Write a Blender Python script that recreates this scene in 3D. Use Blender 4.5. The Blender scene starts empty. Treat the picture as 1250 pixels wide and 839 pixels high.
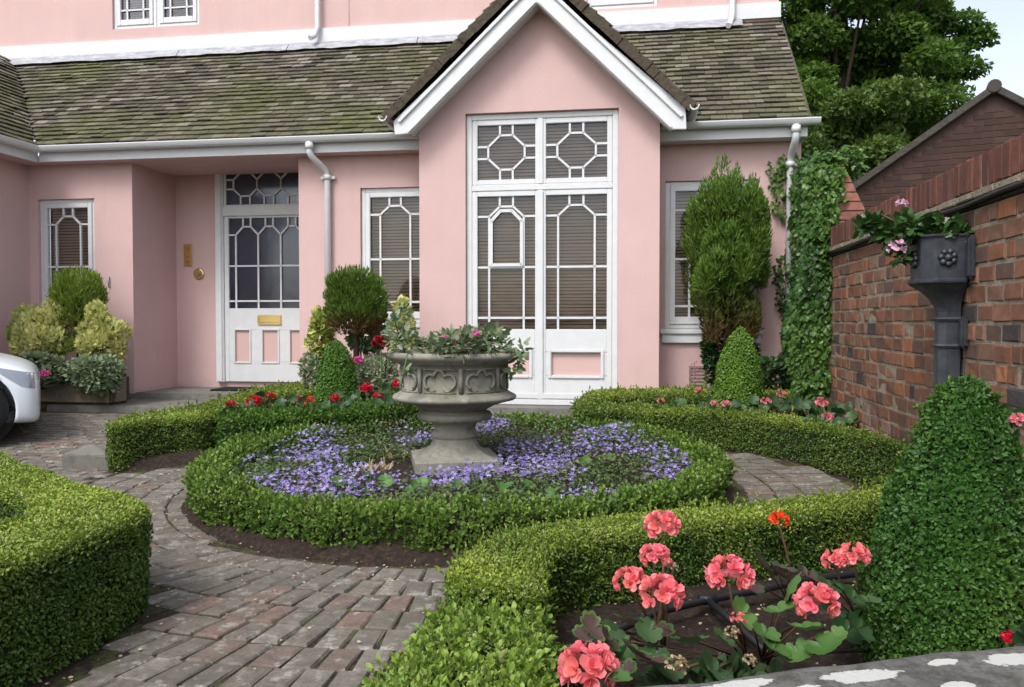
import bpy, bmesh, math, random
import numpy as np
from mathutils import Vector, Matrix
random.seed(5); RNG = np.random.default_rng(5)
sc = bpy.context.scene
COL = sc.collection
PI = math.pi
# ------------------------------------------------------------------ camera
CAMH = 1.15; FPX = 1000.0; PITCH = math.radians(1.52)
cam = bpy.data.cameras.new('camera'); cam.sensor_width = 36.0; cam.lens = 28.8; cam.clip_start = .05; cam.clip_end = 900
camo = bpy.data.objects.new('camera', cam); COL.objects.link(camo)
camo.location = (0, 0, CAMH); camo.rotation_euler = (PI/2 - PITCH, 0, 0); sc.camera = camo
# house frame: u along the facade, v into the house
A0 = math.atan(.156); CU = math.cos(A0); SU = math.sin(A0)
def L2W(u, v): return (u*CU + v*SU, -u*SU + v*CU)
def W2L(x, y): return (x*CU - y*SU, x*SU + y*CU)
def ray(px, py):
    dx = (px-625)/FPX; dy = (419.5-py)/FPX
    c, s = math.cos(PITCH), math.sin(PITCH)
    return (dx, c + dy*s, -s + dy*c)
def UV(px, py, v):                       # measured position on the plane v of the house frame -> (u, z)
    d = ray(px, py); t = v/(d[0]*SU + d[1]*CU)
    return (d[0]*t*CU - d[1]*t*SU, CAMH + d[2]*t)
def PY(px, py, Y):
    d = ray(px, py); t = Y/d[1]; return Vector((d[0]*t, Y, CAMH + d[2]*t))
def PZ(px, py, zf):
    d = ray(px, py); z = zf if not callable(zf) else .3
    for _ in range(25):
        t = (z-CAMH)/d[2]; x, y = d[0]*t, d[1]*t
        if not callable(zf): break
        z = .5*z + .5*zf(x, y)
    return Vector((x, y, z))
def ss(a, b, t):
    t = np.clip((t-a)/(b-a), 0, 1); return t*t*(3-2*t)
def g(x, y):                             # ground height: rises a little to the house
    v = x*SU + y*CU
    return .15*ss(5.2, 8.3, v)
def ztop(x, y): return .37 + .10*ss(6.6, 8.2, x*SU + y*CU)
CX, CY = -.345, 5.72                      # centre of the round bed
# ------------------------------------------------------------------ object helpers
def setp(o, **k):
    for a, b in k.items():
        if b is not None: o[a] = b
def thing(name, label, cat, loc=(0, 0, 0), rz=0, group=None):
    o = bpy.data.objects.new(name, None); COL.objects.link(o); o.empty_display_size = .1
    o.location = loc; o.rotation_euler = (0, 0, rz); setp(o, label=label, category=cat, group=group)
    return o
def link(name, me, mats=None, parent=None, world=True):
    o = bpy.data.objects.new(name, me); COL.objects.link(o)
    if mats:
        for m in (mats if isinstance(mats, (list, tuple)) else [mats]): me.materials.append(m)
    if parent is not None:
        o.parent = parent
        if world and WORLDPAR.get(parent.name): o.matrix_parent_inverse = WORLDPAR[parent.name]
    return o
WORLDPAR = {}
def wthing(name, label, cat, loc, rz=0, group=None):      # a thing whose parts are given in world coordinates
    o = thing(name, label, cat, loc, rz, group)
    WORLDPAR[o.name] = (Matrix.Translation(loc) @ Matrix.Rotation(rz, 4, 'Z')).inverted()
    return o
def recenter(o, loc):                                      # put a world-coordinate mesh's origin at its base
    o.data.transform(Matrix.Translation(-Vector(loc))); o.location = loc
    return o
def mesh_np(name, V, groups, smooth=False, tint=None):
    """groups: list of (faces array Mxn, material index or array)"""
    me = bpy.data.meshes.new(name)
    V = np.asarray(V, dtype=np.float32).reshape(-1, 3)
    me.vertices.add(len(V)); me.vertices.foreach_set('co', V.ravel())
    nl = sum(f.size for f, _ in groups); nf = sum(len(f) for f, _ in groups)
    me.loops.add(nl); me.polygons.add(nf)
    me.loops.foreach_set('vertex_index', np.concatenate([f.ravel() for f, _ in groups]).astype(np.int32))
    tot = np.concatenate([np.full(len(f), f.shape[1]) for f, _ in groups]).astype(np.int32)
    start = np.concatenate([[0], np.cumsum(tot)[:-1]]).astype(np.int32)
    me.polygons.foreach_set('loop_start', start)
    try: me.polygons.foreach_set('loop_total', tot)
    except Exception: pass
    mi = np.concatenate([np.broadcast_to(np.asarray(m), (len(f),)) for f, m in groups]).astype(np.int32)
    me.polygons.foreach_set('material_index', mi)
    me.polygons.foreach_set('use_smooth', np.full(nf, smooth))
    if tint is not None:
        a = me.attributes.new('tint', 'FLOAT', 'POINT'); a.data.foreach_set('value', np.asarray(tint, dtype=np.float32))
    me.update(calc_edges=True); me.validate()
    return me
def norm(a): return a/np.maximum(np.linalg.norm(a, axis=-1, keepdims=True), 1e-9)
def scatter(tv, tf, pos, fwd, nrm, scale, tmat=None, tint=None):
    """instances a small template (side, forward, normal) as real faces. returns V, groups, tint"""
    tv = np.asarray(tv, float); N = len(pos); k = len(tv)
    f = norm(fwd); s = norm(np.cross(f, nrm)); n = np.cross(s, f)
    sc_ = np.asarray(scale).reshape(-1, 1, 1)
    V = pos[:, None, :] + sc_*(tv[None, :, 0:1]*s[:, None, :] + tv[None, :, 1:2]*f[:, None, :] + tv[None, :, 2:3]*n[:, None, :])
    out = []
    off = (np.arange(N)*k)[:, None, None]
    bysize = {}
    for i, fc in enumerate(tf): bysize.setdefault((len(fc), 0 if tmat is None else tmat[i]), []).append(fc)
    for (nn, m), fl in bysize.items():
        F = (np.array(fl)[None] + off).reshape(-1, nn); out.append((F, m))
    T = None if tint is None else np.repeat(np.asarray(tint, float), k)
    return V.reshape(-1, 3), out, T
def merge(parts):
    Vs, G, T, o = [], [], [], 0
    for V, gr, t in parts:
        Vs.append(V); G += [(f+o, m) for f, m in gr]; o += len(V)
        T.append(np.zeros(len(V)) if t is None else t)
    return np.concatenate(Vs), G, np.concatenate(T)
KITE = ([(0, 0, 0), (.32, .5, .09), (0, 1, 0), (-.32, .5, .09)], [(0, 1, 2, 3)])
ROUND = ([(0, 0, 0), (.3, .25, .07), (.36, .62, .07), (0, 1, 0), (-.36, .62, .07), (-.3, .25, .07)], [(0, 1, 2, 3), (0, 3, 4, 5)])
NEEDLE = ([(0, 0, 0), (.11, .45, .03), (0, 1, 0), (-.11, .45, .03)], [(0, 1, 2, 3)])
IVY = ([(0, 0, 0), (.28, -.12, .0), (.52, .22, -.05), (.27, .38, .03), (.3, .72, -.03), (0, 1.05, -.1), (-.3, .72, -.03), (-.27, .38, .03), (-.52, .22, -.05), (-.28, -.12, 0), (0, .4, .07)],
       [(0, 1, 2, 3, 10), (10, 3, 4, 5), (10, 5, 6, 7), (0, 10, 7, 8, 9)])
class NZ:
    def __init__(s, seed, freq, n=7):
        r = np.random.default_rng(seed); s.k = r.normal(size=(n, 3)); s.k = norm(s.k)*freq*r.uniform(.6, 1.6, (n, 1)); s.p = r.uniform(0, 6.28, n)
    def __call__(s, P): return np.sin(P @ s.k.T + s.p).mean(axis=1)*1.7
def ru(a, b, n=None): return RNG.uniform(a, b, n)
def rdir(n): return norm(RNG.normal(size=(n, 3)))
def box_mesh(name, boxes, parent=None, mats=None, bevel=0.0, world=True):
    bm = bmesh.new()
    for b in boxes:
        x0, x1, y0, y1, z0, z1 = b[:6]
        add_box(bm, x0, x1, y0, y1, z0, z1)
    return bm_obj(name, bm, mats, parent, bevel, world=world)
def add_box(bm, x0, x1, y0, y1, z0, z1, mi=0):
    vs = [bm.verts.new(p) for p in ((x0, y0, z0), (x1, y0, z0), (x1, y1, z0), (x0, y1, z0), (x0, y0, z1), (x1, y0, z1), (x1, y1, z1), (x0, y1, z1))]
    for f in ((0, 3, 2, 1), (4, 5, 6, 7), (0, 1, 5, 4), (1, 2, 6, 5), (2, 3, 7, 6), (3, 0, 4, 7)):
        bm.faces.new([vs[i] for i in f]).material_index = mi
    return vs
def bm_obj(name, bm, mats=None, parent=None, bevel=0.0, smooth=False, world=True, seg=2):
    bmesh.ops.recalc_face_normals(bm, faces=bm.faces[:])
    if bevel > 0:
        bmesh.ops.bevel(bm, geom=bm.edges[:], offset=bevel, segments=seg, affect='EDGES', clamp_overlap=True)
    me = bpy.data.meshes.new(name); bm.to_mesh(me); bm.free()
    if smooth:
        for p in me.polygons: p.use_smooth = True
    return link(name, me, mats, parent, world)
def add_prism(bm, poly, axis_v0, axis_v1, mi=0):
    """polygon in (u,z), extruded between v0 and v1"""
    a = [bm.verts.new((p[0], axis_v0, p[1])) for p in poly]; b = [bm.verts.new((p[0], axis_v1, p[1])) for p in poly]
    bm.faces.new(a).material_index = mi; bm.faces.new(b[::-1]).material_index = mi
    for i in range(len(poly)):
        j = (i+1) % len(poly); bm.faces.new((a[j], a[i], b[i], b[j])).material_index = mi
def add_bar(bm, p, q, w, v0, v1):
    """glazing bar from p to q in (u,z), width w, depth v0..v1"""
    d = Vector((q[0]-p[0], q[1]-p[1])); L = d.length
    if L < 1e-6: return
    d /= L; n = Vector((-d.y, d.x))*w/2; e = d*w*.2
    P = Vector(p)-e; Q = Vector(q)+e
    add_prism(bm, [tuple(P-n), tuple(Q-n), tuple(Q+n), tuple(P+n)], v0, v1)
def add_tube(bm, pts, r, seg=10, caps=True, mi=0):
    pts = [Vector(p) for p in pts]; n = len(pts)
    rs = r if isinstance(r, (list, tuple)) else [r]*n
    rings = []; up = None
    for i, p in enumerate(pts):
        t = (pts[min(i+1, n-1)] - pts[max(i-1, 0)]).normalized()
        if up is None:
            up = Vector((0, 0, 1)) if abs(t.z) < .9 else Vector((1, 0, 0))
        a = t.cross(up).normalized(); b = a.cross(t).normalized(); up = b
        rings.append([bm.verts.new(p + (a*math.cos(2*PI*k/seg) + b*math.sin(2*PI*k/seg))*rs[i]) for k in range(seg)])
    for i in range(n-1):
        for k in range(seg):
            f = bm.faces.new((rings[i][k], rings[i][(k+1) % seg], rings[i+1][(k+1) % seg], rings[i+1][k])); f.smooth = True; f.material_index = mi
    if caps:
        bm.faces.new(rings[0][::-1]).material_index = mi; bm.faces.new(rings[-1]).material_index = mi
def add_lathe(bm, prof, seg=64, cx=0, cy=0, z0=0, mi=0):
    rings = []
    for r, z in prof:
        if r < 1e-5: rings.append([bm.verts.new((cx, cy, z0+z))])
        else: rings.append([bm.verts.new((cx+r*math.cos(2*PI*k/seg), cy+r*math.sin(2*PI*k/seg), z0+z)) for k in range(seg)])
    for i in range(len(rings)-1):
        A, B = rings[i], rings[i+1]
        for k in range(seg):
            j = (k+1) % seg
            if len(A) == 1 and len(B) == 1: continue
            if len(A) == 1: f = bm.faces.new((A[0], B[j], B[k]))
            elif len(B) == 1: f = bm.faces.new((A[k], A[j], B[0]))
            else: f = bm.faces.new((A[k], A[j], B[j], B[k]))
            f.smooth = True; f.material_index = mi
# ------------------------------------------------------------------ materials
class M:
    def __init__(s, name, rough=.6, spec=.4, metallic=0):
        s.m = bpy.data.materials.new(name); s.m.use_nodes = True; s.t = s.m.node_tree; s.n = s.t.nodes; s.l = s.t.links
        s.b = s.n['Principled BSDF']; s.b.inputs['Roughness'].default_value = rough; s.b.inputs['Metallic'].default_value = metallic
        s.b.inputs['Specular IOR Level'].default_value = spec
        s.out = s.n['Material Output']; s.co = None
    def add(s, t, **k):
        n = s.n.new(t)
        for a, b in k.items(): setattr(n, a, b)
        return n
    def coord(s):
        if not s.co: s.co = s.add('ShaderNodeTexCoord').outputs['Object']
        return s.co
    def noise(s, scale, detail=4, rough=.55, vec=None, out='Fac', stretch=None):
        n = s.add('ShaderNodeTexNoise'); n.inputs['Scale'].default_value = scale; n.inputs['Detail'].default_value = detail; n.inputs['Roughness'].default_value = rough
        v = vec or s.coord()
        if stretch:
            mp = s.add('ShaderNodeMapping'); mp.inputs['Scale'].default_value = stretch; s.l.new(v, mp.inputs['Vector']); v = mp.outputs[0]
        s.l.new(v, n.inputs['Vector']); return n.outputs[out]
    def ramp(s, fac, stops, interp='LINEAR'):
        r = s.add('ShaderNodeValToRGB'); r.color_ramp.interpolation = interp
        e = r.color_ramp.elements
        while len(e) < len(stops): e.new(.5)
        for i, (p, c) in enumerate(stops):
            e[i].position = p; e[i].color = (c, c, c, 1) if isinstance(c, (int, float)) else (*c, 1)
        s.l.new(fac, r.inputs[0]); return r.outputs['Color']
    def mix(s, fac, a, b, blend='MIX'):
        n = s.add('ShaderNodeMix', data_type='RGBA', blend_type=blend)
        for i, x in ((0, fac), (6, a), (7, b)):
            if isinstance(x, (int, float)): n.inputs[i].default_value = x
            elif isinstance(x, tuple): n.inputs[i].default_value = (*x, 1)
            else: s.l.new(x, n.inputs[i])
        return n.outputs[2]
    def math(s, op, a, b=0.0):
        n = s.add('ShaderNodeMath', operation=op)
        for i, x in ((0, a), (1, b)):
            if isinstance(x, (int, float)): n.inputs[i].default_value = x
            else: s.l.new(x, n.inputs[i])
        return n.outputs[0]
    def island(s): return s.add('ShaderNodeNewGeometry').outputs['Random Per Island']
    def attr(s, name): return s.add('ShaderNodeAttribute', attribute_name=name).outputs['Fac']
    def base(s, c):
        if isinstance(c, tuple): s.b.inputs['Base Color'].default_value = (*c, 1)
        else: s.l.new(c, s.b.inputs['Base Color'])
        s.col = c; return s
    def bump(s, h, strength=.3, dist=.01):
        n = s.add('ShaderNodeBump'); n.inputs['Strength'].default_value = strength; n.inputs['Distance'].default_value = dist
        s.l.new(h, n.inputs['Height']); s.l.new(n.outputs[0], s.b.inputs['Normal']); return s
    def translucent(s, k=.25):
        t = s.add('ShaderNodeBsdfTranslucent'); mx = s.add('ShaderNodeMixShader'); mx.inputs[0].default_value = k
        if isinstance(s.col, tuple): t.inputs[0].default_value = (*s.col, 1)
        else: s.l.new(s.col, t.inputs[0])
        s.l.new(s.b.outputs[0], mx.inputs[1]); s.l.new(t.outputs[0], mx.inputs[2]); s.l.new(mx.outputs[0], s.out.inputs[0]); return s
def leafmat(name, g0, g1, y0=None, y1=None, cream=None, creamp=.93, k=.25, rough=.45, edge=None):
    m = M(name, rough, .35); r = m.island()
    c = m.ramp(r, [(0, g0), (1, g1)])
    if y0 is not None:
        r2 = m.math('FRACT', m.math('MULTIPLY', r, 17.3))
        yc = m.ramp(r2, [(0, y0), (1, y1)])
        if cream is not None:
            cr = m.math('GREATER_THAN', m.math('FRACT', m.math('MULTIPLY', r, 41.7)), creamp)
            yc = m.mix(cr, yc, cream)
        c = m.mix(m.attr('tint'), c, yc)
    m.base(c).translucent(k); return m.m
def simple(name, col, rough=.6, spec=.4, metallic=0, var=0, vs=8, bump=0, bs=60, bd=.004):
    m = M(name, rough, spec, metallic)
    if var: m.base(m.mix(m.math('MULTIPLY', m.noise(vs), 1.0), tuple(c*(1-var) for c in col), tuple(min(1, c*(1+var)) for c in col)))
    else: m.base(col)
    if bump: m.bump(m.noise(bs, 5), bump, bd)
    return m.m
def mk_plaster(name, col):
    m = M(name, .8, .25)
    n1 = m.noise(1.3, 5, .6); c = m.mix(m.ramp(n1, [(.3, 0.0), (.75, 1.0)]), tuple(x*.93 for x in col), tuple(min(1, x*1.04) for x in col))
    st = m.noise(3.0, 6, .7, stretch=(2.2, 2.2, .35))
    c = m.mix(m.math('MULTIPLY', m.ramp(st, [(.5, 0.0), (.75, 1.0)]), .30), c, tuple(x*.78 for x in col))
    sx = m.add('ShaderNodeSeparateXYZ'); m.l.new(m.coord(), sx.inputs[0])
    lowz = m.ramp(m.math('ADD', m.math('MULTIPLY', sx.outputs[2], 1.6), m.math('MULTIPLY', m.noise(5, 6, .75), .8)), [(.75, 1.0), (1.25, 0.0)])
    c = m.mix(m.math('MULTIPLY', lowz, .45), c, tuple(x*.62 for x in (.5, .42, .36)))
    sp = m.ramp(m.noise(60, 4, .7), [(.68, 0.0), (.74, 1.0)]); c = m.mix(m.math('MULTIPLY', sp, .10), c, (.35, .3, .28))
    m.base(c); m.bump(m.mix(.5, m.noise(45, 6, .65), m.noise(4, 3)), .5, .010); return m.m
PINK = (.60, .415, .395)
MT = {}
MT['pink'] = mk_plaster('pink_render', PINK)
MT['pinkpanel'] = simple('pink_gloss_paint', (.60, .41, .38), .45, .4, var=.04)
m = M('white_gloss_paint', .35, .45); c = m.mix(m.ramp(m.noise(9, 5, .65), [(.35, 0.0), (.8, 1.0)]), (.65, .66, .67), (.58, .59, .59)); m.base(c); m.bump(m.noise(30, 4), .08, .003); MT['white'] = m.m
m = M('weathered_white_paint', .5, .35); c = m.mix(m.ramp(m.noise(5, 6, .7, stretch=(1, 1, 3)), [(.55, 0.0), (.95, 1.0)]), (.64, .65, .66), (.48, .48, .46)); m.base(c); m.bump(m.noise(30, 4), .15, .003); MT['gutter'] = m.m
MT['greysill'] = simple('grey_stone_paint', (.42, .42, .42), .7, .3, var=.15)
m = M('lead_flashing', .55, .5); m.base(m.mix(m.ramp(m.noise(6, 6, .7, stretch=(1, 1, 4)), [(.35, 0.0), (.7, 1.0)]), (.42, .43, .46), (.17, .16, .19))); m.bump(m.noise(14, 5), .5, .02); MT['lead'] = m.m
# roof tile: brown clay, moss, lichen
m = M('mossy_clay_tile', .9, .2)
r = m.island(); tile = m.ramp(r, [(0, (.06, .052, .044)), (.5, (.115, .10, .082)), (.85, (.17, .145, .12)), (1, (.25, .225, .195))])
mo = m.noise(.95, 5, .6); mo2 = m.noise(22, 4, .7); mf = m.math('ADD', m.math('MULTIPLY', mo, 1.0), m.math('MULTIPLY', mo2, .5))
mf = m.ramp(mf, [(.60, 0.0), (.98, 1.0)])
moss = m.ramp(m.noise(7, 4), [(.3, (.06, .07, .02)), (.6, (.12, .132, .045)), (.8, (.19, .19, .075))])
c = m.mix(m.math('MULTIPLY', mf, .85), tile, moss)
li = m.ramp(m.noise(34, 3, .6), [(.68, 0.0), (.74, 1.0)]); c = m.mix(m.math('MULTIPLY', li, .65), c, (.33, .34, .28))
ye = m.ramp(m.noise(1.7, 3), [(.66, 0.0), (.8, 1.0)]); c = m.mix(m.math('MULTIPLY', ye, .35), c, (.13, .09, .02))
m.base(c); m.bump(m.mix(.5, m.noise(40, 6, .7), mo2), .8, .012); MT['tile'] = m.m
MT['verge'] = simple('dark_verge_tile', (.075, .06, .045), .9, .2, var=.5, vs=14, bump=.8, bs=30, bd=.02)
# brick
def mk_brick(name, ramp, mossk=.25, bumpk=.6, light=.3):
    m = M(name, .85, .25); r = m.island()
    c = m.ramp(r, ramp, 'CONSTANT')
    n = m.noise(16, 6, .7); c = m.mix(m.ramp(n, [(.3, .55), (.7, 0.0)]), c, (.05, .035, .03))
    w = m.ramp(m.noise(7, 5, .7), [(.6, 0.0), (.75, 1.0)]); c = m.mix(m.math('MULTIPLY', w, light), c, (.34, .30, .27))
    gsp = m.ramp(m.noise(2.2, 4, .6), [(.55, 0.0), (.75, 1.0)]); c = m.mix(m.math('MULTIPLY', gsp, mossk), c, (.06, .07, .03))
    m.base(c); m.bump(m.mix(.5, m.noise(60, 6, .75), n), bumpk, .012); return m.m
RB = [(0, (.24, .11, .066)), (.16, (.31, .135, .075)), (.3, (.19, .095, .062)), (.45, (.27, .13, .08)), (.58, (.37, .155, .07)), (.66, (.15, .09, .07)), (.78, (.24, .135, .09)), (.92, (.07, .06, .062)), (.95, (.30, .19, .13))]
MT['brick'] = mk_brick('old_red_brick', RB)
MT['copebrick'] = mk_brick('red_coping_brick', [(0, (.16, .062, .045)), (.3, (.20, .078, .055)), (.6, (.13, .055, .045)), (.85, (.18, .075, .058))], .15)
MT['darkbrick'] = mk_brick('brown_brick', [(0, (.054, .027, .022)), (.3, (.065, .032, .025)), (.6, (.048, .025, .022)), (.9, (.075, .046, .035))], .1, .4, .12)
m = M('lime_mortar', .95, .15); m.base(m.ramp(m.noise(25, 6, .7), [(.3, (.16, .14, .105)), (.7, (.38, .33, .25))])); m.bump(m.noise(80, 5), .8, .01); MT['mortar'] = m.m
MT['dkmortar'] = simple('dark_mortar', (.09, .06, .05), .95, .15, var=.3, vs=20)
m = M('paving_brick', .78, .35); r = m.island()
c = m.ramp(r, [(0, (.165, .145, .12)), (.22, (.20, .178, .148)), (.4, (.14, .122, .10)), (.55, (.225, .20, .168)), (.70, (.185, .135, .108)), (.77, (.17, .148, .122)), (.90, (.21, .142, .11)), (.95, (.18, .16, .132))], 'CONSTANT')
n = m.noise(16, 8, .78); c = m.mix(m.ramp(n, [(.34, .75), (.6, 0.0)]), c, (.07, .062, .052))
sp = m.noise(75, 5, .7); c = m.mix(m.ramp(sp, [(.33, .6), (.5, 0.0)]), c, (.06, .055, .045))
w = m.ramp(m.noise(10, 6, .75), [(.54, 0.0), (.66, 1.0)]); c = m.mix(m.math('MULTIPLY', w, .6), c, (.42, .42, .37))
gm = m.ramp(m.noise(3.2, 6, .75), [(.55, 0.0), (.75, 1.0)]); c = m.mix(m.math('MULTIPLY', gm, .3), c, (.07, .085, .035))
m.base(c); m.bump(m.mix(.5, m.noise(70, 6, .75), n), .55, .01); MT['paver'] = m.m
m = M('earth_and_moss', .95, .2)
c = m.ramp(m.noise(40, 8, .8), [(.32, (.02, .015, .011)), (.52, (.06, .046, .034)), (.66, (.17, .14, .10)), (.74, (.36, .31, .24))])
gm = m.ramp(m.noise(5.5, 6, .75), [(.47, 0.0), (.56, 1.0)]); c = m.mix(m.math('MULTIPLY', gm, .65), c, (.12, .16, .035)); m.base(c); m.bump(m.noise(60, 7, .8), 1, .02); MT['ground'] = m.m
m = M('dark_soil', .95, .2); c = m.ramp(m.noise(34, 8, .85), [(.3, (.018, .012, .009)), (.52, (.055, .038, .029)), (.68, (.14, .105, .082)), (.78, (.22, .18, .14))]); m.base(c); m.bump(m.noise(40, 8, .8), 1, .03); MT['soil'] = m.m
def mk_stone(name, a, b, dark, lich=.3, moss=.2, sc_=1):
    m = M(name, .88, .25); c = m.mix(m.ramp(m.noise(5*sc_, 6, .7), [(.3, 0.0), (.7, 1.0)]), a, b)
    c = m.mix(m.math('MULTIPLY', m.ramp(m.noise(11*sc_, 7, .75), [(.5, 0.0), (.72, 1.0)]), .7), c, dark)
    c = m.mix(m.math('MULTIPLY', m.ramp(m.noise(19*sc_, 4, .6), [(.62, 0.0), (.68, 1.0)]), lich), c, (.42, .42, .38))
    c = m.mix(m.math('MULTIPLY', m.ramp(m.noise(3.4*sc_, 5, .7), [(.5, 0.0), (.7, 1.0)]), moss), c, (.07, .075, .03))
    m.base(c); m.bump(m.mix(.5, m.noise(70*sc_, 6, .75), m.noise(12*sc_, 5)), .6, .01); return m.m
MT['urn'] = mk_stone('weathered_urn_stone', (.18, .172, .14), (.33, .315, .265), (.075, .07, .055), .35, .45)
MT['step'] = mk_stone('grey_flagstone', (.14, .133, .118), (.215, .205, .185), (.07, .068, .06), .15, .25)
MT['trough'] = mk_stone('brown_trough_stone', (.20, .165, .125), (.32, .26, .195), (.10, .085, .05), .1, .5)
m = M('lichened_coping_stone', .9, .25); c = m.mix(m.ramp(m.noise(9, 8, .8), [(.35, 0.0), (.65, 1.0)]), (.08, .078, .07), (.19, .185, .17))
c = m.mix(m.ramp(m.noise(40, 5, .7), [(.45, 0.0), (.6, .7)]), c, (.05, .05, .045))
wl = m.ramp(m.math('ADD', m.attr('tint'), m.math('MULTIPLY', m.math('SUBTRACT', m.noise(45, 5, .65), .5), .9)), [(.49, 0.0), (.53, 1.0)]); c = m.mix(wl, c, (.50, .50, .47))
m.base(c); m.bump(m.mix(.5, m.noise(90, 6, .75), m.noise(9, 5)), .8, .012); MT['coping'] = m.m
# glass
def glass(name, tint, f0=.10, rough=.02):
    m = M(name); t = m.add('ShaderNodeBsdfTransparent'); t.inputs[0].default_value = (*tint, 1)
    gl = m.add('ShaderNodeBsdfGlossy'); gl.inputs['Roughness'].default_value = rough; gl.inputs[0].default_value = (.95, .97, 1, 1)
    fr = m.add('ShaderNodeFresnel'); fr.inputs[0].default_value = 1.5
    b = m.add('ShaderNodeBump'); b.inputs['Strength'].default_value = .12; b.inputs['Distance'].default_value = .02; m.l.new(m.noise(3.5, 2), b.inputs['Height']); m.l.new(b.outputs[0], gl.inputs['Normal'])
    mx = m.add('ShaderNodeMixShader'); m.l.new(m.math('ADD', fr.outputs[0], f0-.04), mx.inputs[0]); m.l.new(t.outputs[0], mx.inputs[1]); m.l.new(gl.outputs[0], mx.inputs[2]); m.l.new(mx.outputs[0], m.out.inputs[0]); return m.m
MT['glass'] = glass('window_glass', (.88, .88, .88), .03)
MT['dglass'] = glass('door_glass', (.55, .62, .70), .05, .12)
MT['blind'] = simple('brown_wooden_blind', (.50, .36, .25), .6, .3, var=.2, vs=3)
MT['dark'] = simple('dark_interior', (.035, .035, .04), .9, .1)
MT['dkblue'] = simple('dark_blue_backing', (.05, .065, .09), .9, .1, var=.4, vs=4)
MT['brass'] = simple('polished_brass', (.75, .55, .20), .25, .5, 1)
MT['black'] = simple('black_plastic', (.012, .012, .014), .45, .5)
MT['mat'] = simple('dark_doormat', (.02, .021, .024), .95, .1, bump=.6, bs=200)
m = M('painted_cast_iron', .5, .5); m.base(m.mix(m.ramp(m.noise(12, 6, .7), [(.4, 0.0), (.8, 1.0)]), (.022, .026, .034), (.06, .068, .08))); m.bump(m.noise(50, 5), .3, .004); MT['iron'] = m.m
MT['carwhite'] = simple('white_car_paint', (.72, .76, .80), .18, .6)
MT['tyre'] = simple('tyre_rubber', (.012, .012, .013), .8, .3)
MT['alloy'] = simple('alloy_wheel', (.28, .29, .31), .35, .5, .8)
MT['lamp'] = simple('headlamp_lens', (.30, .33, .37), .08, .8, .3)
MT['bark'] = simple('tree_bark', (.055, .042, .03), .95, .1, var=.4, vs=10, bump=.8, bs=15, bd=.03)
MT['twig'] = simple('woody_twigs', (.030, .028, .014), .95, .1, var=.4, vs=30, bump=.6, bs=60)
MT['stem'] = simple('brown_green_stem', (.10, .06, .035), .6, .3, var=.2)
MT['gstem'] = simple('green_stem', (.09, .14, .04), .6, .3, var=.2)
# foliage
YEL0, YEL1 = (.17, .26, .022), (.36, .43, .065)
MT['box'] = leafmat('box_leaves', (.028, .078, .010), (.085, .165, .026), YEL0, YEL1, (.50, .45, .24), .93)
MT['boxb'] = leafmat('fresh_box_leaves', (.035, .095, .014), (.10, .20, .034), (.16, .27, .035), (.32, .43, .085), (.48, .46, .20), .97)
MT['boxd'] = leafmat('dark_box_leaves', (.022, .075, .012), (.06, .15, .024), (.08, .18, .02), (.15, .26, .035))
MT['boxg'] = leafmat('clipped_box_leaves', (.035, .11, .012), (.09, .21, .028), (.12, .24, .02), (.24, .38, .05))
MT['boxc'] = leafmat('cone_box_leaves', (.022, .078, .012), (.062, .155, .026), (.09, .19, .02), (.17, .28, .045))
MT['conifer'] = leafmat('golden_conifer', (.12, .19, .025), (.25, .33, .05), (.10, .05, .02), (.17, .09, .035))
MT['conifd'] = leafmat('green_conifer', (.05, .12, .016), (.145, .235, .032), (.085, .045, .02), (.14, .075, .03))
MT['tree'] = leafmat('tree_leaves', (.035, .09, .014), (.09, .19, .03), (.12, .22, .03), (.22, .34, .06), k=.45)
MT['ivy'] = leafmat('ivy_leaves', (.014, .048, .011), (.04, .105, .024), (.08, .17, .03), (.16, .27, .045), rough=.35)
MT['ivyv'] = leafmat('variegated_ivy', (.07, .14, .05), (.14, .22, .10), (.28, .33, .20), (.40, .42, .28))
MT['pieris'] = leafmat('yellow_variegated_leaves', (.20, .30, .05), (.42, .48, .09), (.62, .62, .20), (.78, .74, .38))
MT['hebe'] = leafmat('cream_edged_leaves', (.12, .20, .08), (.26, .34, .17), (.46, .50, .34), (.60, .62, .46))
MT['gleaf'] = leafmat('geranium_leaf_green', (.065, .15, .035), (.14, .25, .07))
MT['gleafd'] = leafmat('geranium_leaf_dark', (.035, .08, .03), (.07, .13, .045))
MT['gzone'] = leafmat('geranium_leaf_zone', (.085, .05, .05), (.14, .10, .085))
MT['camleaf'] = leafmat('campanula_leaves', (.05, .10, .03), (.13, .19, .06), (.12, .10, .07), (.22, .19, .12))
MT['camflower'] = leafmat('campanula_flowers', (.17, .12, .44), (.46, .39, .68), k=.3)
MT['coral'] = leafmat('coral_petals', (.82, .17, .16), (.92, .36, .33), (.88, .15, .23), (.93, .36, .40), k=.35)
MT['orange'] = leafmat('orange_red_petals', (.80, .06, .015), (.88, .12, .03), k=.3)
MT['crimson'] = leafmat('crimson_petals', (.52, .008, .03), (.68, .02, .05), k=.3)
MT['pinkp'] = leafmat('pink_petals', (.78, .22, .26), (.86, .40, .42), k=.3)
MT['darkred'] = leafmat('dark_red_petals', (.20, .006, .012), (.34, .012, .02), k=.2)
MT['magenta'] = leafmat('magenta_petals', (.68, .09, .36), (.80, .20, .48), k=.3)
MT['palepink'] = leafmat('pale_pink_petals', (.70, .38, .56), (.82, .58, .70), k=.3)
MT['dry'] = leafmat('dry_petals', (.36, .26, .15), (.55, .45, .30))
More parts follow.
